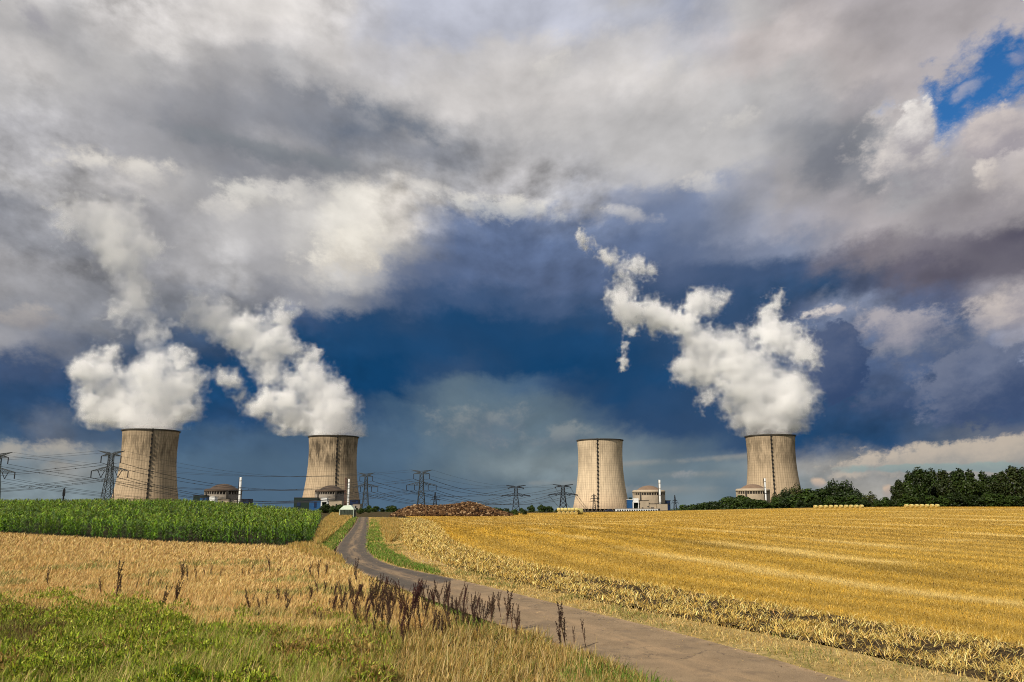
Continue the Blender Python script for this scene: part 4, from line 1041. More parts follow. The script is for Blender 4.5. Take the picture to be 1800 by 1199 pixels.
M_green = plain('dark_green_cladding', (0.008, 0.022, 0.016), 0.6, var=0.25, scale=0.2)
M_window = plain('dark_window', (0.02, 0.024, 0.03), 0.25, var=0.1, spec=0.6)
M_redwhite = plain('faded_red_lattice', (0.22, 0.12, 0.09), 0.7)
def make_reactor(px, py_dome, w_px, dome_mat, wall_mat, label):
    Y = FPX * 47.0 / w_px; top = W(px, py_dome, Y)
    root = empty('reactor_building', (top.x, Y, top.z - 47)); tag(root, label, 'reactor building', 'domed reactor buildings of the power station')
    mb = MB(); mb.lathe([(23.3, 0), (23.3, 33.5), (22.2, 33.5)], 64); mb.build('containment_wall', wall_mat, root, False)
    mb = MB(); mb.lathe([(22.2, 33.5), (22.2, 37.4)], 64)
    mb.build('gallery', M_gallery, root)
    mb = MB(); mb.lathe([(22.6, 36.9), (23.7, 37.3), (23.7, 38.8), (23.0, 40.3), (21.5, 40.9), (16.0, 41.2)], 64); mb.build('ring_beam', wall_mat if dome_mat is M_domebr else M_domedk, root, True)
    prof = []
    for k in range(9):
        t = k / 8 * 0.76; prof.append((25.4 * math.sin(0.76 - t), 40.4 + 25.4 * (math.cos(0.76 - t) - math.cos(0.76))))
    prof[-1] = (0.05, prof[-1][1]); mb = MB(); mb.lathe(prof, 48); mb.build('dome', dome_mat, root, True)
    first = None
    for k in range(3):
        a = -math.pi / 2 + (-0.68, 0.55, 2.4)[k]
        mb = MB(); r = 23.6; mb.box((r * math.cos(a), r * math.sin(a), 19), (1.6, 2.2, 38), a); mb.build('buttress', M_rim, root)
    mb = MB()
    for k in range(40):
        a = TAU * k / 40; mb.box((22.9 * math.cos(a), 22.9 * math.sin(a), 35.4), (0.9, 0.7, 3.8), a)
    mb.build('gallery_posts', wall_mat, root)
    return root, Y
R1 = make_reactor(393.5, 851, 62, M_domedk, M_greyc, 'dark domed reactor building above the corn, between the two left cooling towers')
R2 = make_reactor(582, 853.5, 53, M_domedk, M_greyc, 'dark domed reactor building standing directly in front of the darkest cooling tower')
R3 = make_reactor(1140, 854, 56, M_domebr, M_beige, 'brown domed reactor building with beige blocks, right of the steamless cooling tower')
R4 = make_reactor(1322.5, 851.5, 57, M_domebr, M_beige, 'brown domed reactor building half hidden by trees, left of the right cooling tower')

def make_stack(px, py_top, py_bot, w_px, Y, label):
    a, b = W(px, py_top, Y), W(px, py_bot, Y); r = w_px / 2 * Y / FPX
    root = empty('vent_stack', (b.x, Y, b.z - 12)); tag(root, label, 'chimney', 'white vent stacks'); h = a.z - b.z + 12
    mb = MB(); mb.lathe([(r, 0), (r, h), (r - 0.5, h), (r - 0.5, h - 2)], 24); mb.build('pipe', M_stack, root, True)
    for f in (0.30, 0.52, 0.72, 0.9):
        mb = MB(); mb.lathe([(r + 0.05, h * f - 0.3), (r + 0.35, h * f - 0.3), (r + 0.35, h * f + 0.3), (r + 0.05, h * f + 0.3)], 24)
        mb.build('ring', M_greyc if f != 0.52 else M_gallery, root)
    mb = MB(); mb.beam((-r - 0.5, -0.4, 0), (-r - 0.5, -0.4, h), 0.45); mb.build('ladder', M_dark, root)
make_stack(420.5, 839, 884, 3.9, R1[1] - 40, 'white vent stack right of the dark dome above the corn')
make_stack(612, 842, 886, 3.3, R2[1] - 40, 'white vent stack in front of the darkest cooling tower')
make_stack(1160.5, 843.5, 884, 3.6, R3[1] - 40, 'white vent stack in front of the dome right of the steamless tower')
make_stack(1346.5, 841, 880, 3.0, R4[1] - 40, 'white vent stack partly behind trees, beside the half hidden dome')

def box_px(mb, x0, x1, y0, y1, Y, depth):
    a, b = W(x0, y0, Y), W(x1, y1, Y)
    mb.box(((a.x + b.x) / 2, Y + depth / 2, (a.z + b.z) / 2), (b.x - a.x, depth, a.z - b.z))
def block(name, label, x0, x1, y0, y1, Y, mat, depth=18, parts=(), roof=None, cat='building', group='plant buildings'):
    """A flat-roofed block: walls down to y1, a parapet, and door / window panels on its front."""
    c = W((x0 + x1) / 2, y1, Y); root = empty(name, c); tag(root, label, cat, group)
    def rel(o): o.location = Vector(o.location) - c; return o
    mb = MB(); box_px(mb, x0, x1, y0 + 0.7, y1 + 6, Y, depth); rel(mb.build('wall', mat, root))
    mb = MB(); box_px(mb, x0 - 0.35, x1 + 0.35, y0, y0 + 0.72, Y - 0.4, depth + 0.8); rel(mb.build('parapet', roof or M_gallery, root))
    for nm, m, a, b, t, u in parts:
        mb = MB(); box_px(mb, a, b, t, u, Y - 0.35, 0.7); rel(mb.build(nm, m, root))
    return root
def gantry(label, x0, x1, y0, y1, Y, mid):
    c = W((x0 + x1) / 2, y1, Y); root = empty('portal_gantry', c); tag(root, label, 'gantry', 'white portal gantries')
    def rel(o): o.location = -c; return o
    mb = MB(); box_px(mb, x0 + 1, x1 - 1, y0, mid, Y, 10); rel(mb.build('crane_house', M_white, root))
    mb = MB(); box_px(mb, x0, x1, mid + 0.05, mid + 1.6, Y - 0.3, 11); rel(mb.build('crossbeam', M_white, root))
    for a in (x0, x1 - 1.3):
        mb = MB(); box_px(mb, a, a + 1.3, mid + 1.65, y1 + 3, Y, 10); rel(mb.build('leg', M_white, root))
    mb = MB(); box_px(mb, x0 + 1.35, x1 - 1.35, mid + 1.7, y1 + 3, Y + 6, 3); rel(mb.build('back_panel', M_green, root))
Y = R1[1] - 32
block('service_building', 'black low shed at the left foot of the dark dome above the corn', 340, 361, 870.5, 880, Y, M_green, parts=[('door', M_navy, 352, 356, 875, 880)])
block('container', 'blue box beside the black shed above the corn', 351.5, 362, 874, 880, Y - 25, M_blue, 8, [('door', M_navy, 356, 359, 876, 880)], cat='container')
gantry('white gantry beside the dark dome above the corn', 367, 378, 873, 881, Y - 30, 879)
block('service_building', 'beige block in front of the dark dome above the corn', 381, 401, 877, 884, Y - 12, M_beige, parts=[('door', M_window, 390, 392, 880, 884)])
block('service_building', 'grey block right of the beige one under the dark dome', 402, 415.5, 877.5, 884, Y - 6, M_greyc, parts=[('window', M_window, 405, 411, 879.5, 881)])
block('turbine_hall', 'navy building behind the white stack above the corn', 423, 436, 877, 886, Y + 20, M_navy, parts=[('window', M_window, 426, 432, 879, 880.5)])
Y = R2[1] - 32
block('turbine_hall', 'large dark green hall at the left foot of the darkest cooling tower', 517, 557, 874.5, 890, Y, M_green, 30, [('door', M_navy, 522, 528, 882, 890), ('window', M_window, 534, 544, 879, 881)])
block('container', 'bright blue box beside the dark green hall', 544, 563, 879, 892, Y - 30, M_blue, 10, [('door', M_navy, 552, 556, 882, 892)], cat='container')
gantry('white gantry in front of the darkest cooling tower', 564, 575.5, 875, 888, Y - 34, 881)
block('service_building', 'beige block in front of the dome beside the road top', 579, 600, 879, 892, Y - 12, M_beige, parts=[('door', M_window, 590, 592, 886, 892)])
block('service_building', 'navy block right of the stack under the darkest cooling tower', 615, 629, 878.5, 886, Y + 10, M_navy, parts=[('window', M_window, 618, 625, 880.5, 882)])
block('service_building', 'low beige wall at the right foot of the darkest cooling tower', 620, 632, 885.5, 896, Y - 4, M_greyc, parts=[('door', M_window, 624, 626, 889, 895)])
Y = R3[1] - 34
block('container', 'blue tower block between the steamless tower and the white gantry', 1103, 1112, 878, 896, Y, M_blue, 10, [('vent', M_green, 1105, 1111, 874.5, 878)], roof=M_white, cat='container')
gantry('white gantry left of the brown dome, tallest of the white gantries', 1113, 1123.5, 876, 897, Y - 6, 882)
block('service_building', 'tall beige block under the brown dome', 1124.5, 1141, 879.5, 896, Y - 4, M_beige, 22, [('door', M_window, 1128, 1131, 892, 896), ('window', M_window, 1138, 1140.5, 890, 891.5)])
block('service_building', 'stepped lower beige block under the brown dome', 1141.3, 1154, 885.2, 897, Y - 3, M_beige, 20, [('door', M_window, 1144, 1150, 892, 895)])
block('service_building', 'beige block at the foot of the stack right of the brown dome', 1155.5, 1174, 885, 900, Y - 10, M_beige, 18, [('door', M_window, 1157, 1160, 894, 899)])
block('turbine_hall', 'navy hall right of the brown dome', 1162, 1179, 879.5, 899, Y + 26, M_navy, 30, [('window', M_window, 1175, 1178, 884, 888)])
block('office_building', 'long low pale building with a row of dark windows before the brown dome', 1083, 1157, 894, 901, Y - 60, M_white, 12,
      [('window', M_window, 1085 + 4.2 * k, 1087.2 + 4.2 * k, 896, 898.3) for k in range(17)], roof=M_greyc)
# lattice mast beside the middle stack
def lattice_mast(px, y0, y1, w_px, Y, label):
    a, b = W(px, y0, Y), W(px, y1, Y); root = empty('lattice_mast', (b.x, Y, b.z - 8)); tag(root, label, 'mast'); h = a.z - b.z + 8; w = w_px * Y / FPX / 2
    mb = MB()
    for sx_, sy_ in ((-1, -1), (1, -1), (1, 1), (-1, 1)): mb.beam((sx_ * w, sy_ * w, 0), (sx_ * w * .7, sy_ * w * .7, h), 0.28)
    for k in range(10):
        z0, z1 = h * k / 10, h * (k + 1) / 10
        mb.beam((-w, -w, z0), (w, -w, z1), 0.2); mb.beam((w, w, z0), (-w, w, z1), 0.2); mb.beam((-w, w, z0), (-w, -w, z1), 0.2)
    mb.build('lattice', M_redwhite, root)
    for f in (0.72, 0.86, 1.0):
        mb = MB(); mb.box((0, 0, h * f), (w * 2.6, w * 2.6, 0.5)); mb.build('landing', M_redwhite, root)
lattice_mast(606.5, 840, 886, 2.6, R2[1] - 20, 'reddish lattice mast close to the white stack at the darkest tower')

# ------------------------------------------------------------------ pylons and lines
M_pyl = plain('galvanised_steel', (0.050, 0.056, 0.056), 0.6, var=0.3, scale=0.3)
M_pyldk = plain('dark_pylon_steel', (0.014, 0.015, 0.018), 0.6, var=0.3, scale=0.3)
M_ins = plain('insulator_string', (0.02, 0.02, 0.024), 0.4)
M_wire = plain('conductor', (0.05, 0.05, 0.05), 0.6, metal=0.2)
def make_pylon(px, y_top, y_base, Y, label, tension=False, mat=M_pyl, half_px=None, thick=0.34, yaw=0.0):
    """Two-level pylon; returns the points its lines hang from (world)."""
    t, b = W(px, y_top, Y), W(px, y_base, Y); Htot = t.z - b.z
    root = empty('pylon', (b.x, Y, b.z), yaw); tag(root, label, 'pylon', 'two-level lattice pylons carrying the lines')
    s = Htot / 50.0
    if half_px: s_w = half_px * Y / FPX / 18.5
    else: s_w = s
    def X(v): return v * s_w
    def Z(v): return v * s
    mb = MB(); lev = [(0, 4.6), (9, 4.0), (17, 3.4), (25, 2.7), (30, 2.3), (36, 2.2), (42, 2.1), (47.5, 2.1)]
    for (z0, w0), (z1, w1) in zip(lev[:-1], lev[1:]):
        for sx_, sy_ in ((-1, -1), (1, -1), (1, 1), (-1, 1)): mb.beam((sx_ * X(w0), sy_ * X(w0) * .8, Z(z0)), (sx_ * X(w1), sy_ * X(w1) * .8, Z(z1)), thick)
        for y_ in (-1, 1):
            mb.beam((-X(w0), y_ * X(w0) * .8, Z(z0)), (X(w1), y_ * X(w1) * .8, Z(z1)), thick * .7); mb.beam((X(w0), y_ * X(w0) * .8, Z(z0)), (-X(w1), y_ * X(w1) * .8, Z(z1)), thick * .7)
            mb.beam((-X(w1), y_ * X(w1) * .8, Z(z1)), (X(w1), y_ * X(w1) * .8, Z(z1)), thick * .6)
        for x_ in (-1, 1):
            mb.beam((x_ * X(w0), -X(w0) * .8, Z(z0)), (x_ * X(w1), X(w1) * .8, Z(z1)), thick * .6); mb.beam((x_ * X(w0), X(w0) * .8, Z(z0)), (x_ * X(w1), -X(w1) * .8, Z(z1)), thick * .6)
    mb.build('mast', mat, root)
    def arm(nm, z_tip, z_low, z_up, half, tipup=0):
        mb = MB()
        for sx_ in (-1, 1):
            tip = (sx_ * X(half), 0, Z(z_tip))
            for y_ in (-1, 1):
                lo_, up_ = (sx_ * X(2.3), y_ * X(1.7), Z(z_low)), (sx_ * X(2.3), y_ * X(1.7), Z(z_up))
                mb.beam(lo_, tip, thick * .9); mb.beam(up_, tip, thick * .9); N_ = 5
                for k in range(N_):
                    f, g = k / N_, (k + 0.5) / N_
                    L = lambda p, q: tuple(p[i] * (1 - q) + tip[i] * q for i in range(3))
                    mb.beam(L(lo_, f), L(up_, g), thick * .55); mb.beam(L(up_, g), L(lo_, f + 1 / N_), thick * .55)
        return mb.build(nm, mat, root)
    arm('earth_wire_arm', 50.0, 46.4, 48.4, 13.2)
    arm('upper_arm', 44.6, 44.8, 47.4, 10.0)
    arm('lower_arm', 29.6, 29.6, 34.2, 18.5)
    pts = {}
    M_ = Matrix.Translation(root.location) @ Matrix.Rotation(yaw, 4, 'Z')
    for nm, x, z in (('upper left', -9.8, 44.6), ('upper right', 9.8, 44.6), ('outer left', -18.2, 29.6), ('outer right', 18.2, 29.6), ('inner left', -8.4, 29.6), ('inner right', 8.4, 29.6)):
        mb = MB()
        if tension:
            for y_ in (-1, 1): mb.beam((X(x), 0, Z(z)), (X(x) + y_ * 1.2, y_ * 4.5, Z(z) - 1.4), 0.4)
            mb.beam((X(x), 0, Z(z)), (X(x), 0, Z(z - 3.0)), 0.16); low = z - 1.0
        elif nm.startswith('inner') and mat is M_pyl and half_px and half_px > 30:
            for dx_ in (-3.2, 3.2): mb.beam((X(x + dx_), 0, Z(z)), (X(x), 0, Z(z - 6.6)), 0.34)
            low = z - 6.6
        else:
            mb.beam((X(x), 0, Z(z)), (X(x), 0, Z(z - 6.6)), 0.48); low = z - 6.6
        mb.build('insulator', M_ins, root); pts[nm] = M_ @ Vector((X(x), 0, Z(low)))
    pts['earth left'] = M_ @ Vector((X(-13.2), 0, Z(50.0))); pts['earth right'] = M_ @ Vector((X(13.2), 0, Z(50.0)))
    return pts
PA = make_pylon(-12, 795, 882, 760, 'lattice pylon cut by the left edge of the photo, only its right arms showing', half_px=32)
PB = make_pylon(188, 792.5, 880, 745, 'nearest full lattice pylon, grey, left of the far left cooling tower above the corn', half_px=32.5)
PC = make_pylon(642, 831, 893, 1010, 'grey lattice pylon overlapping the right edge of the darkest cooling tower', half_px=21)
PD = make_pylon(740, 826, 892, 960, 'grey lattice pylon rising behind the brown heap', half_px=26)
PE = make_pylon(907, 853, 898, 1180, 'black lattice pylon right of the brown heap, over the bushes', tension=True, mat=M_pyldk, half_px=24, thick=0.5)
PF = make_pylon(990, 851.5, 896, 1120, 'black lattice pylon behind the stacked bales, left of the steamless tower', tension=True, mat=M_pyldk, half_px=25, thick=0.5)
def make_small_pylon(px, y_top, y_base, Y, label, arms=((0.55, 7), (0.72, 5.5), (0.88, 4)), mat=M_pyldk, w=2.6):
    t, b = W(px, y_top, Y), W(px, y_base, Y); h = t.z - b.z
    root = empty('pylon', (b.x, Y, b.z)); tag(root, label, 'pylon', 'small far pylons with short arms')
    mb = MB(); N_ = 9
    for k in range(N_):
        f0, f1 = k / N_, (k + 1) / N_; w0, w1 = w * (1 - .85 * f0), w * (1 - .85 * f1)
        for sx_, sy_ in ((-1, -1), (1, -1), (1, 1), (-1, 1)): mb.beam((sx_ * w0, sy_ * w0, h * f0), (sx_ * w1, sy_ * w1, h * f1), 0.38)
        mb.beam((-w0, -w0, h * f0), (w1, -w1, h * f1), 0.28); mb.beam((w0, -w0, h * f0), (-w1, -w1, h * f1), 0.28)
    mb.build('mast', mat, root)
    for f, half in arms:
        mb = MB()
        for s_ in (-1, 1): mb.beam((0, 0, h * f + 0.8), (s_ * half, 0, h * f), 0.4); mb.beam((0, 0, h * f - 0.8), (s_ * half, 0, h * f), 0.4); mb.beam((s_ * half, 0, h * f), (s_ * half, 0, h * f - 2.4), 0.35)
        mb.build('cross_arm', mat, root)
make_small_pylon(110.5, 858, 884, 820, 'short dark pole pylon in the open sky left of the nearest full pylon', arms=((0.62, 1.0), (0.74, 1.1), (0.88, 1.0)), w=0.45)
make_small_pylon(764.5, 866, 892, 1150, 'small dark pylon peeping over the middle of the brown heap', arms=((0.52, 6), (0.7, 4)))
make_small_pylon(1044.5, 868, 897, 1350, 'small dark pylon standing in front of the steamless cooling tower')
make_small_pylon(1187, 870.5, 895, 1500, 'small pylon alone against the sky right of the navy hall', arms=((0.45, 6), (0.62, 4)))

def wire(a, b, sag, r, label, group, bundle=True, name='conductor_bundle'):
    a, b = Vector(a), Vector(b); n = 40
    root_v = []; mb = MB(); side = (b - a).cross(Vector((0, 0, 1))).normalized() * 0.45
    P = [a.lerp(b, k / n) - Vector((0, 0, 4 * sag * (k / n) * (1 - k / n))) for k in range(n + 1)]
    for off in ((-1, 1) if bundle else (0,)):
        for p, q in zip(P[:-1], P[1:]): mb.beam(p + side * off, q + side * off, r, n=3)
    if bundle:
        for k in range(4, n, 8): mb.beam(P[k] - side * 1.1 - Vector((0, 0, .25)), P[k] + side * 1.1 + Vector((0, 0, .25)), r * 2.2, n=4)
    tag(mb.build(name, M_wire), label, 'power line', group)
def span(P, Q, sag, where, n=None):
    for nm in ('upper left', 'upper right', 'outer left', 'outer right', 'inner left', 'inner right'):
        wire(P[nm], Q[nm], sag, 0.15, f'{nm} power line sagging {where}', 'power lines strung between the pylons')
    for nm in ('earth left', 'earth right'):
        wire(P[nm], Q[nm], sag * 0.75, 0.10, f'thin {nm} wire running {where}', 'power lines strung between the pylons', False, 'earth_wire')
def shifted(P, v): return {k: p + Vector(v) for k, p in P.items()}
span(PB, shifted(PB, (-330, -150, -6)), 15, 'from the nearest full pylon out past the left edge')
span(PA, PD, 19, 'from the edge pylon to the heap pylon')
span(PB, PC, 17, 'from the nearest full pylon to the darkest tower')
span(PC, PE, 15, 'from the darkest tower to the black pylon by the bushes')
span(PD, PF, 15, 'from the heap pylon to the black pylon at the bales')
for nm, dx_ in (('upper left', 60), ('upper right', 60), ('outer left', 70), ('outer right', 70)):
    p = PF[nm]; wire(p, p + Vector((dx_ * .62, 150, -34)), 3, 0.13, f'{nm} line dropping from the black bale pylon toward the steamless tower', 'power lines strung between the pylons')

# ------------------------------------------------------------------ trees and bushes
M_bark = plain('bark', (0.055, 0.042, 0.03), 0.95, var=0.3, scale=2)
def make_tree(name, seed, h, w, trunk_h, tint, n_leaf, leaf, tall=False):
    rr_ = np.random.default_rng(seed); root = empty(name, (0, 0, 0)); mb = MB()
    mb.beam((0, 0, -0.5), (0.1, 0, h * 0.45), w * 0.035, w * 0.022, 7)
    lobes = []
    nl = int(rr_.integers(9, 13))
    for k in range(nl):
        f = rr_.uniform(0.0, 1.0); z = trunk_h + (h - trunk_h) * (0.12 + 0.76 * f)
        prof = math.sin(math.pi * min(1, (0.18 + 0.80 * f))) ** 0.6
        a = rr_.uniform(0, TAU); rad = w * 0.5 * prof * rr_.uniform(0.35, 0.85)
        rl = w * rr_.uniform(0.15, 0.25); lobes.append((rad * math.cos(a), rad * math.sin(a), z, rl, rl * (1.35 if tall else 0.95)))
        mb.beam((0, 0, max(0.3, z * 0.45)), (rad * math.cos(a) * .8, rad * math.sin(a) * .8, z), w * 0.013, w * 0.005, 5)
    lobes.append((rr_.normal() * w * .06, 0, h - w * 0.17, w * 0.17, w * (0.26 if tall else 0.17)))
    lobes.append((0, 0, (h + trunk_h) / 2, w * 0.34, (h - trunk_h) * 0.36)); lobes.append((0, 0, trunk_h + h * 0.18, w * 0.44, h * 0.20))
    mb.build('trunk', M_bark, root)
    L = np.array(lobes); area = L[:, 3] * L[:, 4]; which = rr_.choice(len(L), n_leaf, p=area / area.sum())
    d = rr_.normal(size=(n_leaf, 3)); d /= np.linalg.norm(d, axis=1)[:, None]; rad = rr_.uniform(0.55, 1.08, n_leaf)[:, None]
    c = L[which, :3] + d * rad * L[which][:, [3, 3, 4]]
    nrm = d + rr_.normal(size=(n_leaf, 3)) * 0.7; nrm[:, 2] += 0.3; nrm /= np.linalg.norm(nrm, axis=1)[:, None]
    t1 = np.cross(nrm, rr_.normal(size=(n_leaf, 3))); t1 /= np.linalg.norm(t1, axis=1)[:, None]; t2 = np.cross(nrm, t1)
    s = leaf * rr_.uniform(0.5, 1.2, n_leaf)[:, None]
    V = np.stack([c - t1 * s, c - t2 * s * 0.6, c + t1 * s, c + t2 * s * 0.6], 1).reshape(-1, 3)
    F = np.arange(n_leaf * 4).reshape(-1, 4)
    lobe_t = rr_.uniform(0.7, 1.35, len(L))[which][:, None]
    tc = np.array(tint) * lobe_t * rr_.uniform(0.7, 1.3, (n_leaf, 1)) * (1 + 0.08 * rr_.normal(size=(n_leaf, 3)))
    mesh_np('crown', V, F, M_tree, root, tint=np.repeat(np.clip(tc, .003, 1), 4, 0))
    return root
DARK, MID, OLIVE = (0.024, 0.042, 0.007), (0.038, 0.066, 0.009), (0.055, 0.068, 0.014)
tall_kinds = [make_tree('tree', 101 + k, 16, 11.5, 0.2, (DARK, (0.034, 0.055, 0.009), (0.028, 0.040, 0.009))[k], 5200, 0.62, True) for k in range(3)]
round_kinds = [make_tree('tree', 201 + k, 10, 11.5, 0.1, (MID, DARK, MID)[k], 3000, 0.6) for k in range(3)]
loose_kinds = [make_tree('tree', 301 + k, 12, 10, 0.6, (OLIVE, (0.03, 0.05, 0.012))[k], 1700, 0.55, True) for k in range(2)]
bush_kinds = [make_tree('bush', 401 + k, 3.4, 4.6, 0.1, (MID, (0.05, 0.09, 0.015), DARK)[k], 900, 0.30) for k in range(3)]
used = set()
def put_tree(kinds, px, y_top, y_base, Y, label, cat='tree', group=None, wid=1.0):
    proto = random.choice(kinds); o = proto if proto.name not in used else copy_tree(proto); used.add(proto.name)
    base = W(px, y_base, Y); top = W(px, y_top, Y); gz = float(H(base.x, Y))
    h = top.z - gz; h0 = {id(k): v for ks, v in ((tall_kinds, 16), (round_kinds, 10), (loose_kinds, 12), (bush_kinds, 3.4)) for k in ks for v in (v,)}[id(proto)]
    s = h / h0; o.location = (base.x, Y, gz); o.scale = (s * wid, s * wid, s); o.rotation_euler = (0, 0, random.uniform(0, TAU))
    tag(o, label, cat, group)
ORD = ['first', 'second', 'third', 'fourth', 'fifth', 'sixth', 'seventh', 'eighth', 'ninth', 'tenth', 'eleventh', 'twelfth', 'thirteenth', 'fourteenth', 'fifteenth', 'sixteenth']
grove = [(1584, 846, 392, .9), (1604, 831, 404, .95), (1624, 826, 398, .9), (1645, 826, 410, .9), (1666, 829, 400, .95), (1688, 828, 412, .9), (1710, 828, 402, 1), (1732, 831, 410, .95), (1752, 836, 404, .9), (1768, 832, 400, .9), (1789, 823, 396, 1), (1812, 826, 404, 1)]
for k, (px, yt, Y, wd) in enumerate(grove):
    put_tree(tall_kinds, px, yt, 893, Y, f'dark leafy tree, {ORD[k]} from the left in the tall grove at the right', group='trees of the tall grove on the right', wid=wd)
for k, (px, yt) in enumerate(sorted([(1596, 868), (1635, 872), (1676, 866), (1716, 870), (1748, 868), (1782, 872), (1616, 874), (1656, 872), (1696, 873), (1732, 874), (1765, 873)])):
    put_tree(round_kinds, px, yt, 893, 388, f'low dark bushy tree, {ORD[k]} from the left along the foot of the tall grove', group='bushy trees at the foot of the tall grove', wid=1.5)
hedge = [(1212, 889, 'r', 640), (1232, 884, 'r', 600), (1258, 882, 'r', 560), (1283, 874, 'r', 520), (1306, 871, 'r', 500), (1326, 878, 'r', 470), (1346, 880, 'r', 470), (1365, 868, 'l', 520), (1382, 862, 'l', 520), (1402, 853, 'l', 540),
         (1388, 872, 'r', 480), (1420, 860, 'r', 470), (1445, 858, 'r', 480), (1470, 849, 'l', 540), (1490, 850, 'l', 540), (1468, 872, 'r', 450), (1510, 864, 'l', 500), (1532, 866, 'l', 490), (1520, 878, 'r', 440), (1555, 874, 'r', 450), (1576, 876, 'r', 440), (1544, 880, 'r', 430), (1434, 878, 'r', 450), (1408, 880, 'r', 440), (1200, 888, 'r', 660), (1222, 887, 'r', 620), (1245, 884, 'r', 580), (1270, 877, 'r', 540), (1296, 874, 'r', 510), (1316, 874, 'r', 490), (1337, 879, 'r', 470), (1374, 874, 'r', 500), (1458, 864, 'r', 490), (1500, 870, 'r', 470), (1480, 866, 'r', 480)]
HW = ['low bushy tree', 'rounded green tree', 'dense dark tree']
hs = sorted(hedge)
for k, (px, yt, kd, Y) in enumerate(hs):
    nm = {'r': 'rounded dense tree', 'l': 'loose airy tree'}[kd]
    near = 'left of the half hidden dome' if px < 1290 else 'below the half hidden dome' if px < 1350 else 'at the right cooling tower' if px < 1405 else 'behind the longer bale row' if px < 1525 else 'in the gap left of the tall grove'
    same = [q for q in hs if ({'r': 1, 'l': 0}[q[2]] == {'r': 1, 'l': 0}[kd]) and (('a' if q[0] < 1290 else 'b' if q[0] < 1350 else 'c' if q[0] < 1405 else 'd' if q[0] < 1525 else 'e') == ('a' if px < 1290 else 'b' if px < 1350 else 'c' if px < 1405 else 'd' if px < 1525 else 'e'))]
    idx = same.index((px, yt, kd, Y)); w_ = f'{nm} {near}' + (f', {ORD[idx]} there from left' if len(same) > 1 else '')
    put_tree(round_kinds if kd == 'r' else loose_kinds, px, yt, 893, Y, w_, group='trees of the hedgerow between tower and grove', wid=1.5 if kd == 'r' else 1.1)
mids = [(934, 888, 420, 'dark round bush left of two beside the black pylons'), (953, 887, 425, 'tallest dark round bush between the black pylons'), (966, 890, 430, 'dark bush on the right, nearest the stacked bales'),
        (917, 893, 400, 'low dark bush under the left black pylon'), (880, 893, 410, 'dark bush close behind the right end of the brown heap'), (978, 895, 420, 'lowest dark bush just left of the stacked bales')]
for px, yt, Y, lab in mids: put_tree(round_kinds, px, yt, 900, Y, lab, 'bush', 'dark bushes behind the stubble crest', 1.2)
road_end = [(572, 886, 330, 'dark bush at the corn corner below the blue box'), (586, 889, 320, 'dark bush below the beige block by the road'), (598, 887, 330, 'dark bush just left of the pale green canopy'),
            (634, 893, 330, 'dark bush at the very end of the road'), (648, 895, 360, 'low dark bush right of the road end'), (660, 890, 420, 'dark tree between road end and brown heap'), (672, 893, 430, 'green bush beyond the road end, nearer the heap'), (690, 889, 520, 'far dark bush at the left foot of the heap'), (648, 889, 520, 'far dark bush under the pylon right of the darkest tower'), (625, 893, 360, 'dark bush behind the canopy at the road end')]
for px, yt, Y, lab in road_end: put_tree(round_kinds, px, yt, 902, Y, lab, 'bush', 'dark bushes around the end of the road', 1.25)
weeds = [(838, 890, 292, 'dry tan weed clump on the right end of the heap'), (850, 893, 288, 'brownish bush on the right slope of the heap'), (872, 893, 290, 'bright green bush right of the heap'), (890, 894, 292, 'second bright green bush right of the heap, beside the bushes'), (905, 896, 294, 'low green bush below the left black pylon'), (922, 896, 294, 'tan dry bush at the right end of the weeds')]
for px, yt, Y, lab in weeds: put_tree(bush_kinds, px, yt, 903, Y, lab, 'bush', 'weeds beside the brown heap', 1.3)
for ks in (tall_kinds, round_kinds, loose_kinds, bush_kinds):
    for o in ks:
        if o.name not in used:
            for ch in list(o.children): bpy.data.objects.remove(ch)
            bpy.data.objects.remove(o)

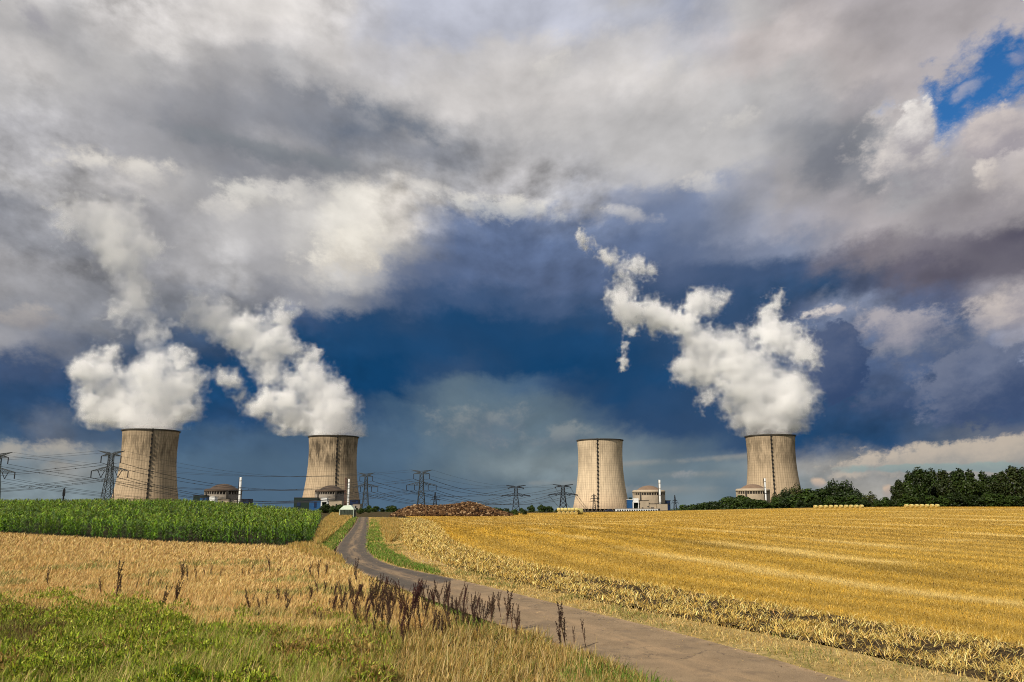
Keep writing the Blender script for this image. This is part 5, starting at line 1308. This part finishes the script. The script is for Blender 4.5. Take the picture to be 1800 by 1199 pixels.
# ------------------------------------------------------------------ brown heap
def make_heap():
    r_ = np.random.default_rng(77); Y = 266
    prof = [(688, 0.05), (700, 0.35), (720, 0.7), (735, 0.78), (760, 0.72), (780, 0.76), (800, 0.84), (822, 1.0), (835, 0.9), (850, 0.72), (870, 0.45), (890, 0.2), (900, 0.05)]
    xs_ = np.array([W(p, 905, Y).x for p, _ in prof]); hs_ = np.array([h for _, h in prof]) * 4.3
    n = 9000; u = r_.uniform(xs_[0], xs_[-1], n); v = r_.uniform(-1, 1, n); hh = np.interp(u, xs_, hs_)
    z = hh * (1 - v * v * 0.95) * r_.uniform(0.86, 1.06, n); y = Y + v * (hh * 1.5 + 1.0)
    c = np.stack([u, y, H(u, y) + z], 1); s = 0.13 + 0.50 * r_.random(n) ** 2.2
    # each clod an irregular 8-vertex lump
    cube = np.array([(-1, -1, -1), (1, -1, -1), (1, 1, -1), (-1, 1, -1), (-1, -1, 1), (1, -1, 1), (1, 1, 1), (-1, 1, 1)], float)
    quad = np.array([(3, 2, 1, 0), (4, 5, 6, 7), (0, 1, 5, 4), (1, 2, 6, 5), (2, 3, 7, 6), (3, 0, 4, 7)])
    V = cube[None] * r_.uniform(0.45, 0.95, (n, 8, 3)); a = r_.uniform(0, TAU, n); b = r_.uniform(0, TAU, n)
    ca, sa, cb, sb = np.cos(a)[:, None], np.sin(a)[:, None], np.cos(b)[:, None], np.sin(b)[:, None]
    x1, y1 = V[..., 0] * ca - V[..., 1] * sa, V[..., 0] * sa + V[..., 1] * ca; y2, z2 = y1 * cb - V[..., 2] * sb, y1 * sb + V[..., 2] * cb
    V = np.stack([x1, y2, z2 * .8], -1) * s[:, None, None] + c[:, None]
    F = (quad[None] + np.arange(n)[:, None, None] * 8).reshape(-1, 4)
    t = np.array([(0.075, 0.040, 0.020), (0.125, 0.068, 0.032), (0.20, 0.12, 0.058), (0.36, 0.25, 0.14), (0.035, 0.021, 0.014)])[r_.choice(5, n, p=[.3, .27, .2, .1, .13])]
    # packed core under the loose clods
    gx = np.linspace(xs_[0], xs_[-1], 60); gv = np.linspace(-1, 1, 14); GX, GV = np.meshgrid(gx, gv); hh = np.interp(GX, xs_, hs_)
    GY = Y + GV * (hh * 1.5 + 1.0); GZ = H(GX, GY) + hh * 0.9 * (1 - GV ** 2) - 0.1; base = n * 8
    i, j = np.meshgrid(np.arange(59), np.arange(13)); q = (j * 60 + i).ravel() + base
    V = np.concatenate([V.reshape(-1, 3), np.stack([GX, GY, GZ], -1).reshape(-1, 3)]); F = np.concatenate([F, np.stack([q, q + 1, q + 61, q + 60], 1)])
    T_ = np.concatenate([np.repeat(t, 8, 0), np.tile((0.07, 0.04, 0.022), (840, 1))])
    m = veg('heap_clods', 0.95, 0.05, 0.0)
    tag(mesh_np('clod_heap', V, F, m, tint=T_), 'long heap of brown clods behind the stubble, right of the road end', 'heap')
make_heap()

# ------------------------------------------------------------------ straw bales
def straw_mat(name, c1, c2):
    m, T, p = new_mat(name); P = T.node('ShaderNodeTexCoord').outputs['Object']
    a = T.mix(T.mapr(T.noise(P, 4.0, 6, 0.75), 0.35, 0.68), c1, c2); T.l.new(a, p.inputs['Base Color']); p.inputs['Roughness'].default_value = 0.8
    bp = T.node('ShaderNodeBump'); bp.inputs['Strength'].default_value = 0.5; T.l.new(T.noise(P, 12.0, 4, 0.8), bp.inputs['Height']); T.l.new(bp.outputs[0], p.inputs['Normal'])
    return m
M_net = straw_mat('bale_netting', (0.50, 0.42, 0.13), (0.64, 0.56, 0.24)); M_end = straw_mat('bale_straw', (0.42, 0.28, 0.07), (0.56, 0.40, 0.13)); M_old = straw_mat('old_bale', (0.30, 0.27, 0.09), (0.42, 0.38, 0.15))
def make_bale(r, L, wrap, end):
    """Round bale lying on its side, axis along local X, resting at z = 0."""
    root = empty('straw_bale', (0, 0, 0)); n = 24; mb = MB(); prof = [(-L / 2, r * .93), (-L / 2 + .08, r), (-L / 6, r * 1.02), (L / 6, r * 1.02), (L / 2 - .08, r), (L / 2, r * .93)]
    P = []; F = []
    for x, q in prof:
        for k in range(n): P.append((x, q * math.cos(TAU * k / n), r + q * math.sin(TAU * k / n)))
    for j in range(len(prof) - 1):
        for k in range(n): F.append((j * n + k, (j + 1) * n + k, (j + 1) * n + (k + 1) % n, j * n + (k + 1) % n))
    mb.add(P, F); mb.build('netting', wrap, root, True)
    for s_ in (-1, 1):
        mb = MB(); rings = [(r * .93, 0.0), (r * .6, .03), (r * .25, .0), (0.01, -.02)]; P = []; F = []
        for q, dx_ in rings:
            for k in range(n): P.append((s_ * (L / 2 + dx_), q * math.cos(TAU * k / n), r + q * math.sin(TAU * k / n)))
        for j in range(3):
            for k in range(n):
                f = (j * n + k, j * n + (k + 1) % n, (j + 1) * n + (k + 1) % n, (j + 1) * n + k); F.append(f if s_ > 0 else f[::-1])
        mb.add(P, F); mb.build('end_face', end, root)
    return root
bale0 = make_bale(0.72, 1.3, M_net, M_end); bale_old = make_bale(1.15, 2.6, M_old, M_end); first_b = [True, True]
def put_bale(which, loc, rz, label, group, scale=1.0):
    proto = (bale0, bale_old)[which]; o = proto if first_b[which] else copy_tree(proto); first_b[which] = False
    o.location = loc; o.rotation_euler = (0, 0, rz); o.scale = (scale,) * 3; tag(o, label, 'straw bale', group)
def row(px0, px1, Y0, Y1, n, where, group, rz):
    for k in range(n):
        f = (k + 0.5) / n; Y = Y0 + (Y1 - Y0) * f; x = W(px0 + (px1 - px0) * f, 890, Y).x
        end = 'leftmost round straw bale' if k == 0 else 'rightmost round straw bale' if k == n - 1 else f'round straw bale, {ORD[k]} from the left,'
        put_bale(0, (x, Y, float(H(x, Y)) - 0.02), rz, f'{end} in {where}', group, 1.0)
row(1429, 1519, 352, 340, 10, 'the longer far row before the hedgerow', 'bales of the longer far row', 0.32)
row(1589, 1652, 342, 336, 7, 'the shorter far row before the tall grove', 'bales of the shorter far row', 0.30)
for k in range(5):                                   # stacked bales near the pale tower: five below, four on top
    Y = 300; x = W(983 + 7.4 * k, 900, Y).x; z = float(H(x, Y))
    put_bale(0, (x, Y, z - 0.03), math.pi / 2 + 0.1, f'{ORD[k]} bale from the left in the bottom course of the bale stack', 'bales of the stack before the steamless tower', 0.86)
for k in range(6):
    Y = 300; x = W(982 + 6.2 * k, 900, Y).x; z = float(H(x, Y)) + 1.20
    put_bale(0, (x, Y, z), 0.02, f'{ORD[k]} bale from the left in the top course of the bale stack', 'bales of the stack before the steamless tower', 0.88)
x = W(1018.5, 900, 302).x; put_bale(1, (x, 302, float(H(x, 302)) - 0.05), 0.05, 'big olive weathered bale at the right end of the bale stack', 'bales of the stack before the steamless tower', 0.98)

# ------------------------------------------------------------------ canopy, car, birds
M_canopy = plain('pale_green_canvas', (0.50, 0.58, 0.46), 0.7, var=0.08); M_panel = plain('dark_green_panel', (0.05, 0.065, 0.045), 0.6, var=0.3, scale=2)
def make_canopy():
    Y = 246; c = W(611.5, 905, Y); root = empty('canopy_tent', (c.x, Y, float(H(c.x, Y)))); tag(root, 'pale green canvas canopy with dark side panels left of the road end', 'tent')
    w, d, h1, h2 = 2.1, 1.9, 2.4, 3.55; mb = MB()
    P = [(-w, -d, h1), (w, -d, h1), (w, d, h1), (-w, d, h1), (-w * .55, -d * .5, h2 - .15), (w * .45, -d * .5, h2), (w * .45, d * .5, h2), (-w * .55, d * .5, h2 - .15)]
    mb.add(P, [(0, 1, 5, 4), (1, 2, 6, 5), (2, 3, 7, 6), (3, 0, 4, 7), (4, 5, 6, 7)])
    for a, b in ((0, 1), (1, 2), (2, 3), (3, 0)): mb.add([P[a], P[b], (P[b][0] * 1.01, P[b][1] * 1.01, h1 - .28), (P[a][0] * 1.01, P[a][1] * 1.01, h1 - .28)], [(3, 2, 1, 0)])
    mb.build('roof', M_canopy, root)
    for sx_ in (-1, 1):
        for sy_ in (-1, 1): mb = MB(); mb.beam((sx_ * w, sy_ * d, 0), (sx_ * w * .98, sy_ * d * .98, h1), 0.09 if sx_ > 0 else 0.16, n=6); mb.build('leg', M_canopy, root)
    for k in range(3):
        mb = MB(); a, b = -w + 0.18 + k * 1.32, -w + 0.18 + (k + 1) * 1.32 - 0.12; P = []; N_ = 8
        for z in (0.1, h1 - .3):
            for i in range(N_ + 1): P.append((a + (b - a) * i / N_, -d + 0.05 + 0.05 * math.sin(i * 2.2), z))
        mb.add(P, [(i, i + 1, N_ + 2 + i, N_ + 1 + i) for i in range(N_)]); mb.build('side_panel', M_panel, root)
    mb = MB(); mb.box((0, d - .1, 1.1), (2 * w - .3, .04, 2.1)); mb.box((w - .1, 0, 1.1), (.04, 2 * d - .4, 2.1)); mb.build('back_panel', M_panel, root)
make_canopy()
M_car = plain('dark_blue_car_paint', (0.010, 0.014, 0.035), 0.25, var=0.05, spec=0.6)
def make_car():
    Y = 392; c = W(1070.5, 899, Y); root = empty('parked_car', (c.x, Y, W(1070, 900.6, Y).z)); tag(root, 'dark blue car roof showing over the stubble crest before the steamless tower', 'car')
    mb = MB(); sec = [(-2.1, .35, .75), (-1.9, .3, .95), (-1.0, .3, 1.05), (-0.5, .3, 1.45), (0.7, .3, 1.5), (1.5, .3, 1.1), (2.0, .32, .95), (2.1, .4, .7)]
    P = []
    for x, z0, z1 in sec:
        for y, z in ((-.85, z0), (-.88, (z0 + z1) / 2), (-.66, z1), (.66, z1), (.88, (z0 + z1) / 2), (.85, z0)): P.append((x, y, z))
    F = [(j * 6 + k, j * 6 + (k + 1) % 6, (j + 1) * 6 + (k + 1) % 6, (j + 1) * 6 + k) for j in range(7) for k in range(6)] + [(5, 4, 3, 2, 1, 0), tuple(42 + k for k in range(6))]
    mb.add(P, F); mb.build('body', M_car, root, True)
    for s_ in (-1, 1): mb = MB(); mb.box((0.1, s_ * .80, 1.2), (1.5, .06, .32)); mb.build('window', M_window, root)
    for sx_ in (-1.3, 1.3):
        for s_ in (-1, 1): mb = MB(); mb.beam((sx_, s_ * .72, .32), (sx_, s_ * .9, .32), .32, n=16); mb.build('wheel', M_dark, root)
make_car()
def make_bird(px, py, Y, bank, label):
    root = empty('bird', W(px, py, Y)); tag(root, label, 'bird', 'birds over the corn'); mb = MB()
    mb.add([(-.5, 0, 0), (-.1, -.1, 0), (.4, 0, .04), (-.1, .1, 0), (-.1, 0, .1), (-.1, 0, -.1)], [(0, 1, 4), (1, 2, 4), (2, 3, 4), (3, 0, 4), (1, 0, 5), (2, 1, 5), (3, 2, 5), (0, 3, 5)]); mb.build('body', M_dark, root)
    for s_ in (-1, 1):
        mb = MB(); P = [(.1, 0, 0), (-.2, 0, 0), (-.15, s_ * .5, .2 + bank * s_), (.1, s_ * .5, .2 + bank * s_), (-.15, s_ * 1.0, .12 + bank * s_ * 2)]
        P += [(a, b, c_ + .03) for a, b, c_ in P]; mb.add(P, [(0, 1, 2, 3), (3, 2, 4), (8, 7, 6, 5), (9, 7, 8), (0, 3, 8, 5), (1, 6, 7, 2), (3, 4, 9, 8), (2, 7, 9, 4)]); mb.build('wing', M_dark, root)
    root.rotation_euler = (0, 0, random.uniform(0, 2)); root.scale = (0.8,) * 3
make_bird(373, 824.5, 420, .15, 'left and higher of two tiny dark birds above the left dome')
make_bird(392, 828, 430, -.1, 'right and lower of two tiny dark birds above the left dome')
